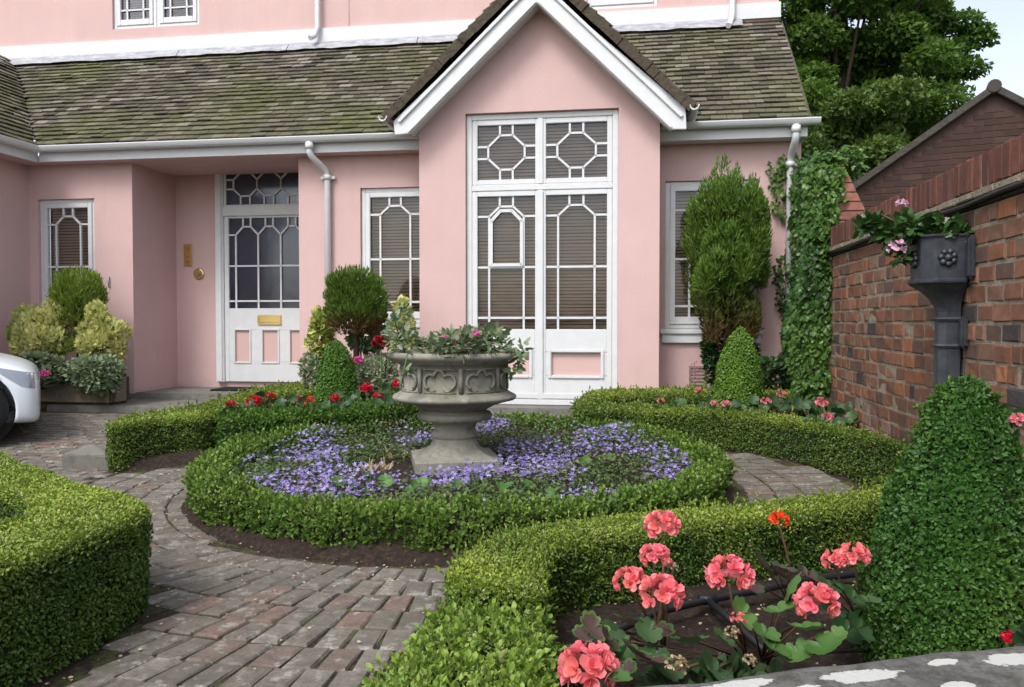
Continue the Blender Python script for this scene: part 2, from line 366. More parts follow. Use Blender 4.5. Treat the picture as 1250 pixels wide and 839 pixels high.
# ------------------------------------------------------------------ world, sun
w = bpy.data.worlds.new('World'); sc.world = w; w.use_nodes = True
nt = w.node_tree; bg = nt.nodes['Background']
sk = nt.nodes.new('ShaderNodeTexSky'); sk.sky_type = 'NISHITA'; sk.sun_disc = False
SUN_EL, SUN_AZ = math.radians(52), math.radians(-150)      # azimuth measured clockwise from +Y (north)
sk.sun_elevation = SUN_EL; sk.sun_rotation = SUN_AZ; sk.air_density = 1.0; sk.dust_density = 3.0; sk.ozone_density = 1.0
hs = nt.nodes.new('ShaderNodeHueSaturation'); hs.inputs['Saturation'].default_value = .5
nt.links.new(sk.outputs[0], hs.inputs['Color']); nt.links.new(hs.outputs[0], bg.inputs[0]); bg.inputs[1].default_value = .15
sl = bpy.data.lights.new('sun', 'SUN'); sl.energy = 1.0; sl.angle = math.radians(16); sl.color = (1, .985, .96)
so = bpy.data.objects.new('sun', sl); COL.objects.link(so)
sdir = Vector((math.sin(SUN_AZ)*math.cos(SUN_EL), math.cos(SUN_AZ)*math.cos(SUN_EL), math.sin(SUN_EL)))
so.rotation_euler = sdir.to_track_quat('Z', 'Y').to_euler()
sc.view_settings.view_transform = 'Standard'; sc.view_settings.look = 'None'; sc.view_settings.gamma = 1; sc.view_settings.exposure = .92
sc.cycles.max_bounces = 6; sc.cycles.transparent_max_bounces = 8; sc.cycles.caustics_reflective = False; sc.cycles.caustics_refractive = False
# ==================================================================  HOUSE
house = thing('pink_house', 'pink rendered house with white trim, mossy tiled roof and tall gabled bay', 'house', (0, 0, 0), -A0)
VB, VM, VD, VE, VR, VBG = 8.60, 9.10, 10.04, 8.85, 10.63, 8.36
def HU(px, py, v): return UV(px, py, v)
def wallmesh(name, axis, pos, a0, a1, z0, z1, holes, depth, mats=None, topreveal=True):
    """wall face with rectangular holes and reveals; axis 'v': plane v=pos spanning u; axis 'u': plane u=pos spanning v"""
    xs = sorted({a0, a1, *[h[0] for h in holes], *[h[1] for h in holes]}); zs = sorted({z0, z1, *[h[2] for h in holes], *[h[3] for h in holes]})
    bm = bmesh.new()
    P = (lambda a, z, d=0: (a, pos+d, z)) if axis == 'v' else (lambda a, z, d=0: (pos+d, a, z))
    for i in range(len(xs)-1):
        for j in range(len(zs)-1):
            cx, cz = (xs[i]+xs[i+1])/2, (zs[j]+zs[j+1])/2
            if any(h[0] < cx < h[1] and h[2] < cz < h[3] for h in holes): continue
            bm.faces.new([bm.verts.new(p) for p in (P(xs[i], zs[j]), P(xs[i+1], zs[j]), P(xs[i+1], zs[j+1]), P(xs[i], zs[j+1]))])
    for h in holes:
        c = [(h[0], h[2]), (h[1], h[2]), (h[1], h[3]), (h[0], h[3])]
        for k in range(4):
            if k == 2 and not topreveal: continue
            a, b = c[k], c[(k+1) % 4]
            bm.faces.new([bm.verts.new(p) for p in (P(*b), P(*a), P(*a, depth), P(*b, depth))])
    bmesh.ops.remove_doubles(bm, verts=bm.verts[:], dist=1e-5)
    me = bpy.data.meshes.new(name); bm.to_mesh(me); bm.free()
    return link(name, me, mats or MT['pink'], house)
ZE = UV(477, 165, VE)[1]                                      # eave height
FL = .29
# ---- key positions
bl = HU(512, 300, VB)[0]; br = HU(805, 300, VB)[0]
fr0, frz1 = HU(568, 139, VB); fr1, frz0 = HU(754, 493, VB)
xl = HU(36, 300, VM)[0]; xc = HU(162, 300, VM)[0]; xp = HU(365, 300, VM)[0]; xr = HU(977, 300, VM)[0]
w1 = (HU(46, 250, VM)[0], HU(115, 250, VM)[0], HU(80, 400, VM)[1], HU(80, 243, VM)[1])
w2z = (HU(480, 394, VM)[1], HU(480, 229, VM)[1])
w2u0 = HU(440, 300, VM)[0]; w2 = (w2u0, w2u0+(w1[1]-w1[0])*1.06, HU(470, 395, VM)[1], HU(470, 229, VM)[1])
w3u0 = HU(812, 300, VM)[0]; w3 = (w3u0, w3u0+.98, HU(830, 402, VM)[1], HU(830, 221, VM)[1])
SOFZ = ZE - .04
# walls
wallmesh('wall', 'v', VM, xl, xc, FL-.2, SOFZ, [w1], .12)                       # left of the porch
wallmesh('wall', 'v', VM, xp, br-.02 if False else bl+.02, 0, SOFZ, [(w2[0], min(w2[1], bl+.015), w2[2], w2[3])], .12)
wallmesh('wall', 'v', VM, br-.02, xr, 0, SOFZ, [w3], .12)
wallmesh('wall', 'v', VD, xc-.4, xp+.3, FL-.1, SOFZ, [], .1)                    # back of the porch
wallmesh('wall', 'u', xl+.001, 4.2, VM+.01, -.05, SOFZ, [], -.1)          # wing on the far left
wallmesh('wall', 'u', xr, VR, 16, -.05, 8.2, [], -.1)
bm = bmesh.new(); bm.faces.new([bm.verts.new(p) for p in ((xr, VM, -.05), (xr, VR, -.05), (xr, VR, SOFZ+1.6), (xr, VM, SOFZ+.1))]); bm_obj('wall', bm, MT['pink'], house)                            # right end of the house
wallmesh('wall', 'u', xp, VM, VD, 0, SOFZ, [], .1)
# recess left side (splayed a little)
ic = HU(215, 300, VD)[0]
bm = bmesh.new(); bm.faces.new([bm.verts.new(p) for p in ((xc, VM, FL-.1), (ic, VD, FL-.1), (ic, VD, SOFZ), (xc, VM, SOFZ))]); bm_obj('wall', bm, MT['pink'], house)
# bay
bm = bmesh.new()
bayz = HU(500, 160, VB)[1]
gl0 = HU(498, 163, VBG); gap = HU(655.5, 4, VBG); gr0 = HU(820, 158, VBG)
slL = (gap[1]-gl0[1])/(gap[0]-gl0[0]); slR = (gap[1]-gr0[1])/(gr0[0]-gap[0])
bapz = gap[1]+.05
def zL(u): return gap[1]+.03 - (gap[0]-u)*slL
def zR(u): return gap[1]+.03 - (u-gap[0])*slR
zc_ = min(zL(bl), zR(br))-.01
wallmesh('wall', 'v', VB, bl, br, -.05, zc_, [(fr0, fr1, -.05, zc_)], .13, topreveal=False)
bm = bmesh.new()
for poly_ in ([(bl, zc_), (fr0, zc_), (fr0, frz1), (fr0, zL(fr0)), (bl, zL(bl))], [(fr1, zc_), (br, zc_), (br, zR(br)), (fr1, zR(fr1)), (fr1, frz1)], [(fr0, frz1), (fr1, frz1), (fr1, zR(fr1)), (gap[0], gap[1]+.03), (fr0, zL(fr0))]):
    bm.faces.new([bm.verts.new((p[0], VB, p[1])) for p in poly_])
for a_, b_ in (((fr0, zc_), (fr0, frz1)), ((fr0, frz1), (fr1, frz1)), ((fr1, frz1), (fr1, zc_))):
    bm.faces.new([bm.verts.new(p) for p in ((a_[0], VB, a_[1]), (b_[0], VB, b_[1]), (b_[0], VB+.13, b_[1]), (a_[0], VB+.13, a_[1]))])
bmesh.ops.remove_doubles(bm, verts=bm.verts[:], dist=1e-5)
me_ = bpy.data.meshes.new('wall'); bm.to_mesh(me_); bm.free(); link('wall', me_, MT['pink'], house)
wallmesh('wall', 'u', bl, VB, VM+.1, -.05, SOFZ+.3, [], .1); wallmesh('wall', 'u', br, VB, VM+.1, -.05, SOFZ+.3, [], -.1)
# upper wall
uwz = HU(320, 58, VR)[1]
uw1 = (HU(137, 10, VR)[0], HU(243, 10, VR)[0], HU(190, 33, VR)[1], 6.6)
uw2 = (HU(716, 5, VR)[0], HU(716, 5, VR)[0]+.9, HU(720, 12, VR)[1], 6.6)
wallmesh('wall', 'v', VR, -9.8, xr, uwz-.2, 8.2, [uw1, uw2], .1)
bandz0, bandz1 = HU(320, 57, VR)[1], HU(320, 40, VR)[1]
ow = box_mesh('trim_band', [(-9.8, uw1[0]-.0, VR-.04, VR+.02, bandz0, bandz1), (uw1[0], xr+.02, VR-.04, VR+.02, bandz0, bandz1)], house, MT['white'])
# ---- roofs made of single tiles
def tiles(name, O, A, S, Lr, Ls, tw=.165, gauge=.104, clip=None, mats=None, parent=house, seed=1):
    r = np.random.default_rng(seed); A = np.array(A, float); S = norm(np.array(S, float)); O = np.array(O, float); N = norm(np.cross(A, S)); N = N if N[2] > 0 else -N
    rows = int(Ls/gauge)+1; cols = int(Lr/tw)+2; V = []
    for i in range(rows):
        off = (i % 2)*tw*.5 + r.normal(0, .006)
        sag = .012*math.sin(i*1.7)
        for c in range(cols):
            a0 = (c-.5)*tw+off+.002; a1 = a0+tw-.005
            a0 = max(0, a0); a1 = min(Lr, a1)
            if a1-a0 < .03: continue
            s0 = i*gauge + r.normal(0, .004) + .006*math.sin(c*.35+i); s1 = s0+gauge*1.25
            if clip is not None and not clip(O+A*(a0+a1)/2+S*(s0+.05)): continue
            lift = .030 + abs(r.normal(0, .005)); sk_ = r.normal(0, .003); lo = .002
            pts = [(a0, s0+sk_, lift-.016), (a1, s0-sk_, lift-.016), (a1, s1, lo-.01), (a0, s1, lo-.01), (a0, s0+sk_, lift), (a1, s0-sk_, lift), (a1, s1, lo+.006), (a0, s1, lo+.006)]
            V += [O+A*p[0]+S*p[1]+N*p[2] for p in pts]
    V = np.array(V); n = len(V)//8
    base = np.array([(4, 5, 6, 7), (0, 1, 5, 4), (1, 2, 6, 5), (3, 0, 4, 7), (0, 3, 2, 1)])
    F = (base[None]+(np.arange(n)*8)[:, None, None]).reshape(-1, 4)
    me = mesh_np(name, V, [(F, 0)]); o = link(name, me, mats or MT['tile'], parent)
    return o
ZR = HU(320, 64, VR)[1]
sv, sz = VR-VE, ZR-ZE
Ls = math.hypot(sv, sz); u_e0 = HU(45, 178, VE)[0]; u_e1 = HU(988, 147, VE)[0]
ROOFU0 = -9.6
def mainclip(P):  # main slope ends at the valley
    return P[0] > u_e0 - (P[1]-VE) - .02
ridge = gap[0]
def zmain(v): return ZE + .02 + (v-VE)*sz/sv
def notbay(P):
    zg = min(zL(P[0]), 99) if P[0] < ridge else zR(P[0])
    return mainclip(P) and not (P[0] > bl-.1 and P[0] < br+.1 and P[2] < zg-.05)
tiles('roof', (ROOFU0, VE, ZE+.02), (1, 0, 0), (0, sv, sz), u_e1-ROOFU0, Ls, clip=notbay, seed=3)
bm = bmesh.new(); bm.faces.new([bm.verts.new(p) for p in ((u_e0, VE+.02, ZE), (bl, VE+.02, ZE), (bl, VR, ZR-.02), (u_e0-sv, VR, ZR-.02))])
bm.faces.new([bm.verts.new(p) for p in ((bl, VE+.35, ZE+.33*sz/sv), (br, VE+.35, ZE+.33*sz/sv), (br, VR, ZR-.02), (bl, VR, ZR-.02))])
bm.faces.new([bm.verts.new(p) for p in ((br, VE+.02, ZE), (u_e1-.02, VE+.02, ZE), (u_e1-.02, VR, ZR-.02), (br, VR, ZR-.02))]); bm_obj('roof_underlay', bm, MT['dark'], house)
# wing roof, slopes down to the right (towards +u)
tiles('roof', (u_e0, 4.0, ZE+.02), (0, 1, 0), (-sv, 0, sz), VR-4.0, Ls, clip=lambda P: P[1] < VE + (u_e0-P[0]) + .02, seed=8)
bm = bmesh.new(); bm.faces.new([bm.verts.new(p) for p in ((u_e0-.02, 4, ZE), (u_e0-.02, VE, ZE), (u_e0-sv, VR, ZR-.02), (u_e0-sv, 4, ZR-.02))]); bm_obj('roof_underlay', bm, MT['dark'], house)
# gable roof over the bay
VG0 = VBG-.03
eL = HU(470, 142, VBG); eR = HU(846, 128, VBG)
topz = eL[1] + (ridge-eL[0])*slL
gLz = topz + .0
LL = math.hypot(ridge-eL[0], gLz-eL[1]); LRr = math.hypot(eR[0]-ridge, gLz-eR[1])
gclip = lambda P: P[2] > zmain(P[1])-.12 or P[1] < VM+.05
tiles('roof', (eL[0], VG0, eL[1]), (0, 1, 0), (ridge-eL[0], 0, gLz-eL[1]), 2.3, LL, clip=gclip, seed=5)
tiles('roof', (eR[0], VG0, eR[1]), (0, 1, 0), (ridge-eR[0], 0, gLz-eR[1]), 2.3, LRr, clip=gclip, seed=6)
bm = bmesh.new()
for e in (eL, eR):
    bm.faces.new([bm.verts.new(p) for p in ((e[0], VG0+.03, e[1]-.015), (ridge, VG0+.03, gLz-.015), (ridge, VR, gLz-.015), (e[0], VR, e[1]-.015))])
bm_obj('roof_underlay', bm, MT['tile'], house)
rv = np.random.default_rng(12)
for e in (eL, eR):     # ragged tile edges and moss along the verge
    bm = bmesh.new(); L_ = math.hypot(ridge-e[0], gLz-e[1]); d_ = Vector(((ridge-e[0])/L_, 0, (gLz-e[1])/L_)); n_ = Vector((-d_.z, 0, d_.x)); n_ = n_ if n_.z > 0 else -n_; q = 0
    while q < L_:
        st_ = rv.uniform(.07, .12); h_ = rv.uniform(.02, .05); p_ = Vector((e[0], VG0+rv.uniform(-.03, .0), e[1]-.03))+d_*q
        a_ = [p_-n_*.06, p_+d_*st_-n_*.06, p_+d_*st_+n_*(h_*.9), p_+n_*h_]; vv = [bm.verts.new(x) for x in a_]+[bm.verts.new(x+Vector((0, .25, 0))) for x in a_]
        for f_ in ((0, 1, 2, 3), (3, 2, 6, 7), (0, 3, 7, 4), (1, 5, 6, 2)): bm.faces.new([vv[x] for x in f_])
        q += st_
    bm_obj('verge', bm, MT['verge'], house)
bm = bmesh.new(); add_tube(bm, [(ridge, VG0, gLz+.02), (ridge, VR, gLz+.02)], .07, 10); bm_obj('ridge_tiles', bm, MT['tile'], house)
# barge boards: outer board + inner moulding
def board(poly, v0, v1, mat=MT['gutter'], bev=.006, name='bargeboard'):
    bm = bmesh.new(); add_prism(bm, poly, v0, v1); return bm_obj(name, bm, mat, house, bev)
b = lambda px, py: HU(px, py, VBG)
apU = (gap[0], b(655, -22)[1])
board([b(482, 165), b(500, 163), b(655.5, 4), apU, b(480, 148)], VBG, VBG+.045, MT['white'])
board([b(818, 158), b(838, 158), b(837, 131), apU, (gap[0]+.001, gap[1])], VBG, VBG+.045, MT['white'])
def offs(p, q, d0, d1):
    a = Vector(p); c_ = Vector(q); t = (c_-a).normalized(); n = Vector((-t.y, t.x)); n = n if n.y > 0 else -n
    return [tuple(a+n*d0), tuple(c_+n*d0), tuple(c_+n*d1), tuple(a+n*d1)]
for (p, q) in ((b(500, 163), b(655.5, 4)), (b(655.5, 4), b(818, 158))):
    for d0, d1, vv in ((.008, .034, .02), (.15, .185, .028)):
        board(offs(p, q, d0, d1), VBG-vv, VBG-.001, MT['white'], .004, 'moulding')
# soffit of gable overhang
bm = bmesh.new()
bm.faces.new([bm.verts.new(p) for p in ((gl0[0], VBG+.04, gl0[1]+.02), (gap[0], VBG+.04, gap[1]+.02), (gap[0], VB, gap[1]+.02), (gl0[0], VB, gl0[1]+.02))])
bm.faces.new([bm.verts.new(p) for p in ((gr0[0], VBG+.04, gr0[1]+.02), (gap[0], VBG+.04, gap[1]+.02), (gap[0], VB, gap[1]+.02), (gr0[0], VB, gr0[1]+.02))]); bm_obj('soffit', bm, MT['white'], house)
# gutters: half round profile extruded
def gutter(p0, p1, parent=house, r=.055, fascia=True):
    bm = bmesh.new(); p0 = Vector(p0); p1 = Vector(p1); t = (p1-p0).normalized(); s = Vector((t.y, -t.x, 0))
    prof = [(r*math.cos(a), r*math.sin(a)) for a in [PI + PI*k/8 for k in range(9)]]
    prof = [(-r*1.12, .012), (-r*1.12, 0)] + prof[1:-1] + [(r, 0), (r, .01)] + [(r*.85*math.cos(a), r*.85*math.sin(a)+.006) for a in [2*PI - PI*k/6 for k in range(7)]]
    A_ = [bm.verts.new(p0+s*x*-1+Vector((0, 0, z))) for x, z in prof]; B_ = [bm.verts.new(p1+s*x*-1+Vector((0, 0, z))) for x, z in prof]
    for k in range(len(prof)):
        j = (k+1) % len(prof); bm.faces.new((A_[k], A_[j], B_[j], B_[k]))
    bm.faces.new(A_); bm.faces.new(B_[::-1])
    return bm_obj('gutter', bm, MT['gutter'], parent)
gz = ZE-.005
gutter((u_e0+.03, VE-.03, gz), (bl-.02, VE-.03, gz)); gutter((br+.02, VE-.03, gz), (u_e1+.1, VE-.03, gz))
gutter((u_e0+.03, 4.0, gz), (u_e0+.03, VE+.02, gz))
for e, s_ in ((eL, -1), (eR, 1)):
    gutter((e[0]+s_*.01, VG0-.03, e[1]-.02), (e[0]+s_*.01, VE+.3, e[1]-.02), r=.045)
fz0, fz1 = ZE-.16, ZE-.015
box_mesh('fascia', [(u_e0+.0, bl, VE+.035, VE+.06, fz0, fz1)], house, MT['gutter'])
box_mesh('fascia', [(br, u_e1-.01, VE+.035, VE+.06, fz0, fz1)], house, MT['gutter'])
box_mesh('fascia', [(u_e0-.06, u_e0-.035, 4.0, VE+.06, fz0, fz1)], house, MT['gutter'])
box_mesh('soffit', [(u_e0-.3, bl, VE+.06, VD-.01, fz0, fz0+.02)], house, MT['pink'])
box_mesh('soffit', [(br, u_e1-.01, VE+.06, VM-.002, fz0, fz0+.02)], house, MT['gutter'])
box_mesh('soffit', [(u_e0-.4, u_e0-.06, 4.0, VE+.06, fz0, fz0+.02)], house, MT['pink'])
# flashing above the roof
fl = []
for a, c_ in ((-9.7, -6.3), (-6.29, -4.7), (-4.69, -2.9), (-2.89, -.9), (-.89, HU(905, 38, VR)[0])):
    bm = bmesh.new(); k = 14
    for i in range(k):
        u0_, u1_ = a+(c_-a)*i/k, a+(c_-a)*(i+1)/k
        w0 = .10+.012*math.sin(u0_*9)+.008*math.sin(u0_*23); w1_ = .10+.012*math.sin(u1_*9)+.008*math.sin(u1_*23)
        d = .07
        q = [(u0_, VR-.06, bandz0), (u1_, VR-.06, bandz0), (u1_, VR-d-w1_*.9, ZR-w1_*sz/sv*.9+.04), (u0_, VR-d-w0*.9, ZR-w0*sz/sv*.9+.04)]
        bm.faces.new([bm.verts.new(p) for p in q])
    bmesh.ops.remove_doubles(bm, verts=bm.verts[:], dist=1e-4); bm_obj('flashing', bm, MT['lead'], house, smooth=True)
# downpipes
def downpipe(u, v, z0, z1, r=.036, swan=True, us=None, parent=house, mat=MT['gutter']):
    bm = bmesh.new(); us = u if us is None else us
    pts = [(us, VE-.03, z1), (us, VE-.03, z1-.12)]
    for k in range(1, 6):
        t = k/6; s3 = t*t*(3-2*t); pts.append((us+(u-us)*s3, VE-.03+(v-VE+.03)*s3, z1-.12-.22*t))
    pts += [(u, v, z1-.36), (u, v, z0)]
    add_tube(bm, pts, r, 14); o = bm_obj('downpipe', bm, mat, parent)
    for zz in (z1-.40, z0+.9):
        bm = bmesh.new(); add_lathe(bm, [(0, 0), (r*1.35, 0), (r*1.35, .05), (0, .05)], 14, u, v, zz); add_box(bm, u-.085, u+.085, v+.01, v+.035, zz+.008, zz+.042); bm_obj('pipe_bracket', bm, mat, o)
    bm = bmesh.new(); add_lathe(bm, [(0, 0), (r*1.3, 0), (r*1.3, .07), (0, .07)], 14, us, VE-.03, z1-.09); bm_obj('pipe_collar', bm, mat, o)
    return o
ud = HU(400, 300, VM-.06)[0]; downpipe(ud, VM-.06, .2, ZE-.04, us=HU(379, 180, VE)[0])
ud = HU(963.5, 300, VM-.06)[0]; downpipe(ud, VM-.06, .1, ZE-.04, us=HU(971, 160, VE)[0])
for px_, py_ in ((386, 45), (892, 30)):
    u_, z_ = HU(px_, py_, VR-.09); bm = bmesh.new(); add_tube(bm, [(u_+.02, VR-.09, z_+2), (u_+.02, VR-.09, z_+.12), (u_-.01, VR-.13, z_), (u_-.04, VR-.2, z_-.05)], .035, 12); bm_obj('downpipe', bm, MT['gutter'], house)
u_, z_ = HU(425, 10, VR); box_mesh('wall_joint', [(u_-.012, u_+.012, VR-.012, VR-.0, bandz1, 8)], house, MT['pink'])
# hip/verge at right
bm = bmesh.new(); add_tube(bm, [(u_e1-.0, VE-.02, ZE+.0), (u_e1, VR, ZR+.0)], .03, 6); bm_obj('verge', bm, MT['tile'], house)
# ------------------------------------------------------------------ windows and doors
def pat_arch(n=1, a=.2, h1=.15, h0=.075, hs=(.533, .915), sq=.115, x0=0., x1=1., full=(0., 1.)):
    """glazing bars in unit square (x right, y DOWN) : margin lights, clipped arch heads"""
    S = []; W = (x1-a - (x0+a))/n if n > 1 else (x1-x0-2*a)
    xs = [x0+a + W*i for i in range(n+1)]
    for x in xs: S.append(((x, h1), (x, 1)))
    S.append(((x0, h1), (xs[0], h1))); S.append(((xs[-1], h1), (x1, h1)))
    for i in range(n):
        c = (xs[i]+xs[i+1])/2; q = sq if n == 1 else W*.17
        S += [((xs[i], h1), (c-q, h0)), ((c-q, h0), (c+q, h0)), ((c+q, h0), (xs[i+1], h1)), ((c-q, h0), (c-q, 0)), ((c+q, h0), (c+q, 0))]
    for h in hs: S.append(((x0, h), (x1, h)))
    return S
def pat_oct(cs=(.5,), rx=.315, qx=.11, ry=.315, qy=.11, cy=.5, join=True):
    S = []
    for i, c in enumerate(cs):
        o = [(c-qx, cy-ry), (c+qx, cy-ry), (c+rx, cy-qy), (c+rx, cy+qy), (c+qx, cy+ry), (c-qx, cy+ry), (c-rx, cy+qy), (c-rx, cy-qy)]
        for k in range(8): S.append((o[k], o[(k+1) % 8]))
        for s_ in (-1, 1): S += [((c+s_*qx, cy-ry), (c+s_*qx, 0)), ((c+s_*qx, cy+ry), (c+s_*qx, 1))]
        if i == 0: S += [((c-rx, cy-qy), (0, cy-qy)), ((c-rx, cy+qy), (0, cy+qy))]
        if i == len(cs)-1: S += [((c+rx, cy-qy), (1, cy-qy)), ((c+rx, cy+qy), (1, cy+qy))]
    return S
def glazing(bm, u0, u1, z0, z1, segs, w, v0, v1):
    for p, q in segs:
        add_bar(bm, (u0+(u1-u0)*p[0], z1-(z1-z0)*p[1]), (u0+(u1-u0)*q[0], z1-(z1-z0)*q[1]), w, v0, v1+random.uniform(0, .002))
def ring(bm, u0, u1, z0, z1, wl, wr, wb, wt, v0, v1):
    add_box(bm, u0, u0+wl, v0, v1, z0, z1); add_box(bm, u1-wr, u1, v0, v1, z0, z1)
    add_box(bm, u0+wl, u1-wr, v0, v1, z0, z0+wb); add_box(bm, u0+wl, u1-wr, v0, v1, z1-wt, z1)
def blind(u0, u1, z0, z1, v, parent, mat=None, name='blind'):
    bm = bmesh.new(); z = z0
    while z < z1:
        j = random.uniform(-.002, .002)
        vs = [bm.verts.new(p) for p in ((u0, v, z+j), (u1, v, z+random.uniform(-.004, .004)), (u1, v+.022, z+.030), (u0, v+.022, z+.030+j))]
        bm.faces.new(vs); z += .036
    bm_obj(name, bm, mat or MT['blind'], parent)
    box_mesh('dark_backing', [(u0-.1, u1+.1, v+.09, v+.1, z0-.1, z1+.1)], parent, MT['dark'])
def window(u0, u1, z0, z1, v, segs, label=None, leaf=.055, fw=.05, sill=True, blindz=None, barw=.022, segs2=None):
    bm = bmesh.new(); ring(bm, u0+.002, u1-.002, z0+.002, z1-.002, fw, fw, fw, fw, v+.035, v+.10)
    o = bm_obj('window', bm, MT['white'], house, .006)
    bm = bmesh.new(); a0, a1, b0, b1 = u0+fw+.003, u1-fw-.003, z0+fw+.003, z1-fw-.003
    ring(bm, a0, a1, b0, b1, leaf, leaf, leaf*1.5, leaf, v+.022, v+.075); bm_obj('frame', bm, MT['white'], o, .006)
    g0, g1, h0, h1 = a0+leaf, a1-leaf, b0+leaf*1.5, b1-leaf
    bm = bmesh.new(); glazing(bm, g0, g1, h0, h1, segs, barw, v+.036, v+.058); bm_obj('glazing_bars', bm, MT['white'], o)
    box_mesh('pane', [(g0-.01, g1+.01, v+.060, v+.064, h0-.01, h1+.01)], o, MT['glass'])
    blind(g0-.01, g1+.01, h0-.02, h1+.02, v+.13, o)
    if sill:
        bm = bmesh.new(); add_box(bm, u0-.05, u1+.05, v-.07, v+.04, z0-.055, z0+.0); bm_obj('sill', bm, MT['white'], o, .01)
        bm = bmesh.new(); add_box(bm, u0-.03, u1+.03, v-.045, v+.03, z0-.15, z0-.057); bm_obj('sill_apron', bm, MT['white'], o, .006)
    return o
P1 = pat_arch(hs=(.54, .915))
window(*w1, VM, P1); wz = window(w2[0], w2[1], w2[2], w2[3], VM, P1)
window(*w3, VM, P1)
PU = [((.22, 0), (.22, 1)), ((.78, 0), (.78, 1)), ((0, .88), (1, .88)), ((0, .2), (1, .2))]
mid_ = (uw1[0]+uw1[1])/2
window(uw1[0], mid_, uw1[2], uw1[3], VR, PU, sill=False); window(mid_, uw1[1], uw1[2], uw1[3], VR, PU, sill=False)
window(*uw2, VR, PU, sill=False)
# tall french window in the bay
def frz(py): return HU(661, py, VB)[1]
def fru(px): return HU(px, 300, VB)[0]
bm = bmesh.new()
Ft = frz1-.003; mz = frz(227); mu = fru(659)
add_box(bm, fr0+.002, fr0+.062, VB+.05, VB+.13, frz0+.03, Ft); add_box(bm, fr1-.062, fr1-.002, VB+.05, VB+.13, frz0+.03, Ft)
add_box(bm, fr0+.062, fr1-.062, VB+.05, VB+.13, Ft-.06, Ft); add_box(bm, fr0+.062, fr1-.062, VB+.046, VB+.13, mz-.035, mz+.03)
add_box(bm, mu-.028, mu+.028, VB+.043, VB+.128, mz+.03, Ft-.06); add_box(bm, fr0+.003, fr1-.003, VB+.03, VB+.14, frz0-.03, frz0+.03)
fw_ = bm_obj('french_window', bm, MT['white'], house, .006)
bm = bmesh.new(); add_box(bm, mu-.03, mu+.03, VB+.032, VB+.045, frz0+.03, mz-.036); bm_obj('cover_strip', bm, MT['white'], fw_, .004)
for i, (a0, a1) in enumerate(((fr0+.064, mu-.002), (mu+.002, fr1-.064))):
    # top light
    bm = bmesh.new(); L = .055; ring(bm, a0, a1, mz+.032, Ft-.062, L, L, L, L, VB+.058, VB+.105); bm_obj('top_light_frame', bm, MT['white'], fw_, .006)
    g0, g1, h0, h1 = a0+L, a1-L, mz+.032+L, Ft-.062-L
    bm = bmesh.new(); glazing(bm, g0, g1, h0, h1, pat_oct(), .022, VB+.07, VB+.09); bm_obj('glazing_bars', bm, MT['white'], fw_)
    box_mesh('pane', [(g0-.01, g1+.01, VB+.093, VB+.096, h0-.01, h1+.01)], fw_, MT['glass']); blind(g0-.01, g1+.01, h0-.02, h1+.02, VB+.15, fw_)
    # leaf
    L = .055; zb = frz0+.032; zt = mz-.037; gb = frz(402); gt = zt-L
    bm = bmesh.new(); add_box(bm, a0, a0+L, VB+.052, VB+.105, zb, zt); add_box(bm, a1-L, a1, VB+.052, VB+.105, zb, zt); add_box(bm, a0+L, a1-L, VB+.052, VB+.105, gt, zt)
    pu0, pu1 = a0+.11, a1-.11; pz0, pz1 = frz(459), frz(430)
    add_box(bm, a0+L, a1-L, VB+.054, VB+.105, pz1, gb); add_box(bm, a0+L, a1-L, VB+.054, VB+.105, zb, pz0)
    add_box(bm, a0+L, pu0, VB+.054, VB+.105, pz0, pz1); add_box(bm, pu1, a1-L, VB+.054, VB+.105, pz0, pz1)
    lf = bm_obj('french_door', bm, MT['white'], fw_, .005) if False else bm_obj('door_leaf', bm, MT['white'], fw_, .005)
    box_mesh('panel', [(pu0, pu1, VB+.082, VB+.09, pz0, pz1)], fw_, MT['pinkpanel'])
    bm = bmesh.new(); ring(bm, pu0-.03, pu1+.03, pz0-.03, pz1+.03, .036, .036, .036, .036, VB+.036, VB+.0535); bm_obj('panel_moulding', bm, MT['white'], fw_, .008)
    bm = bmesh.new(); add_box(bm, a0+.005, a1-.005, VB+.03, VB+.051, zb+.0, zb+.07); bm_obj('weather_board', bm, MT['white'], fw_, .01)
    g0, g1 = a0+L, a1-L
    bm = bmesh.new(); glazing(bm, g0, g1, gb, gt, pat_arch(hs=(.533, .915)), .022, VB+.07, VB+.09); 
    if i == 0:   # small opening casement with a heavier frame
        W_, H_ = g1-g0, gt-gb; X = lambda x, y: (g0+W_*x, gt-H_*y)
        pp = [X(.24, .515), X(.24, .185), X(.40, .108), X(.60, .108), X(.765, .185), X(.765, .515)]
        for k in range(6): add_bar(bm, pp[k], pp[(k+1) % 6], .034, VB+.052, VB+.075)
    bm_obj('glazing_bars', bm, MT['white'], fw_)
    box_mesh('pane', [(g0-.01, g1+.01, VB+.093, VB+.096, gb-.01, gt+.01)], fw_, MT['glass']); blind(g0-.01, g1+.01, gb-.02, gt+.02, VB+.15, fw_)
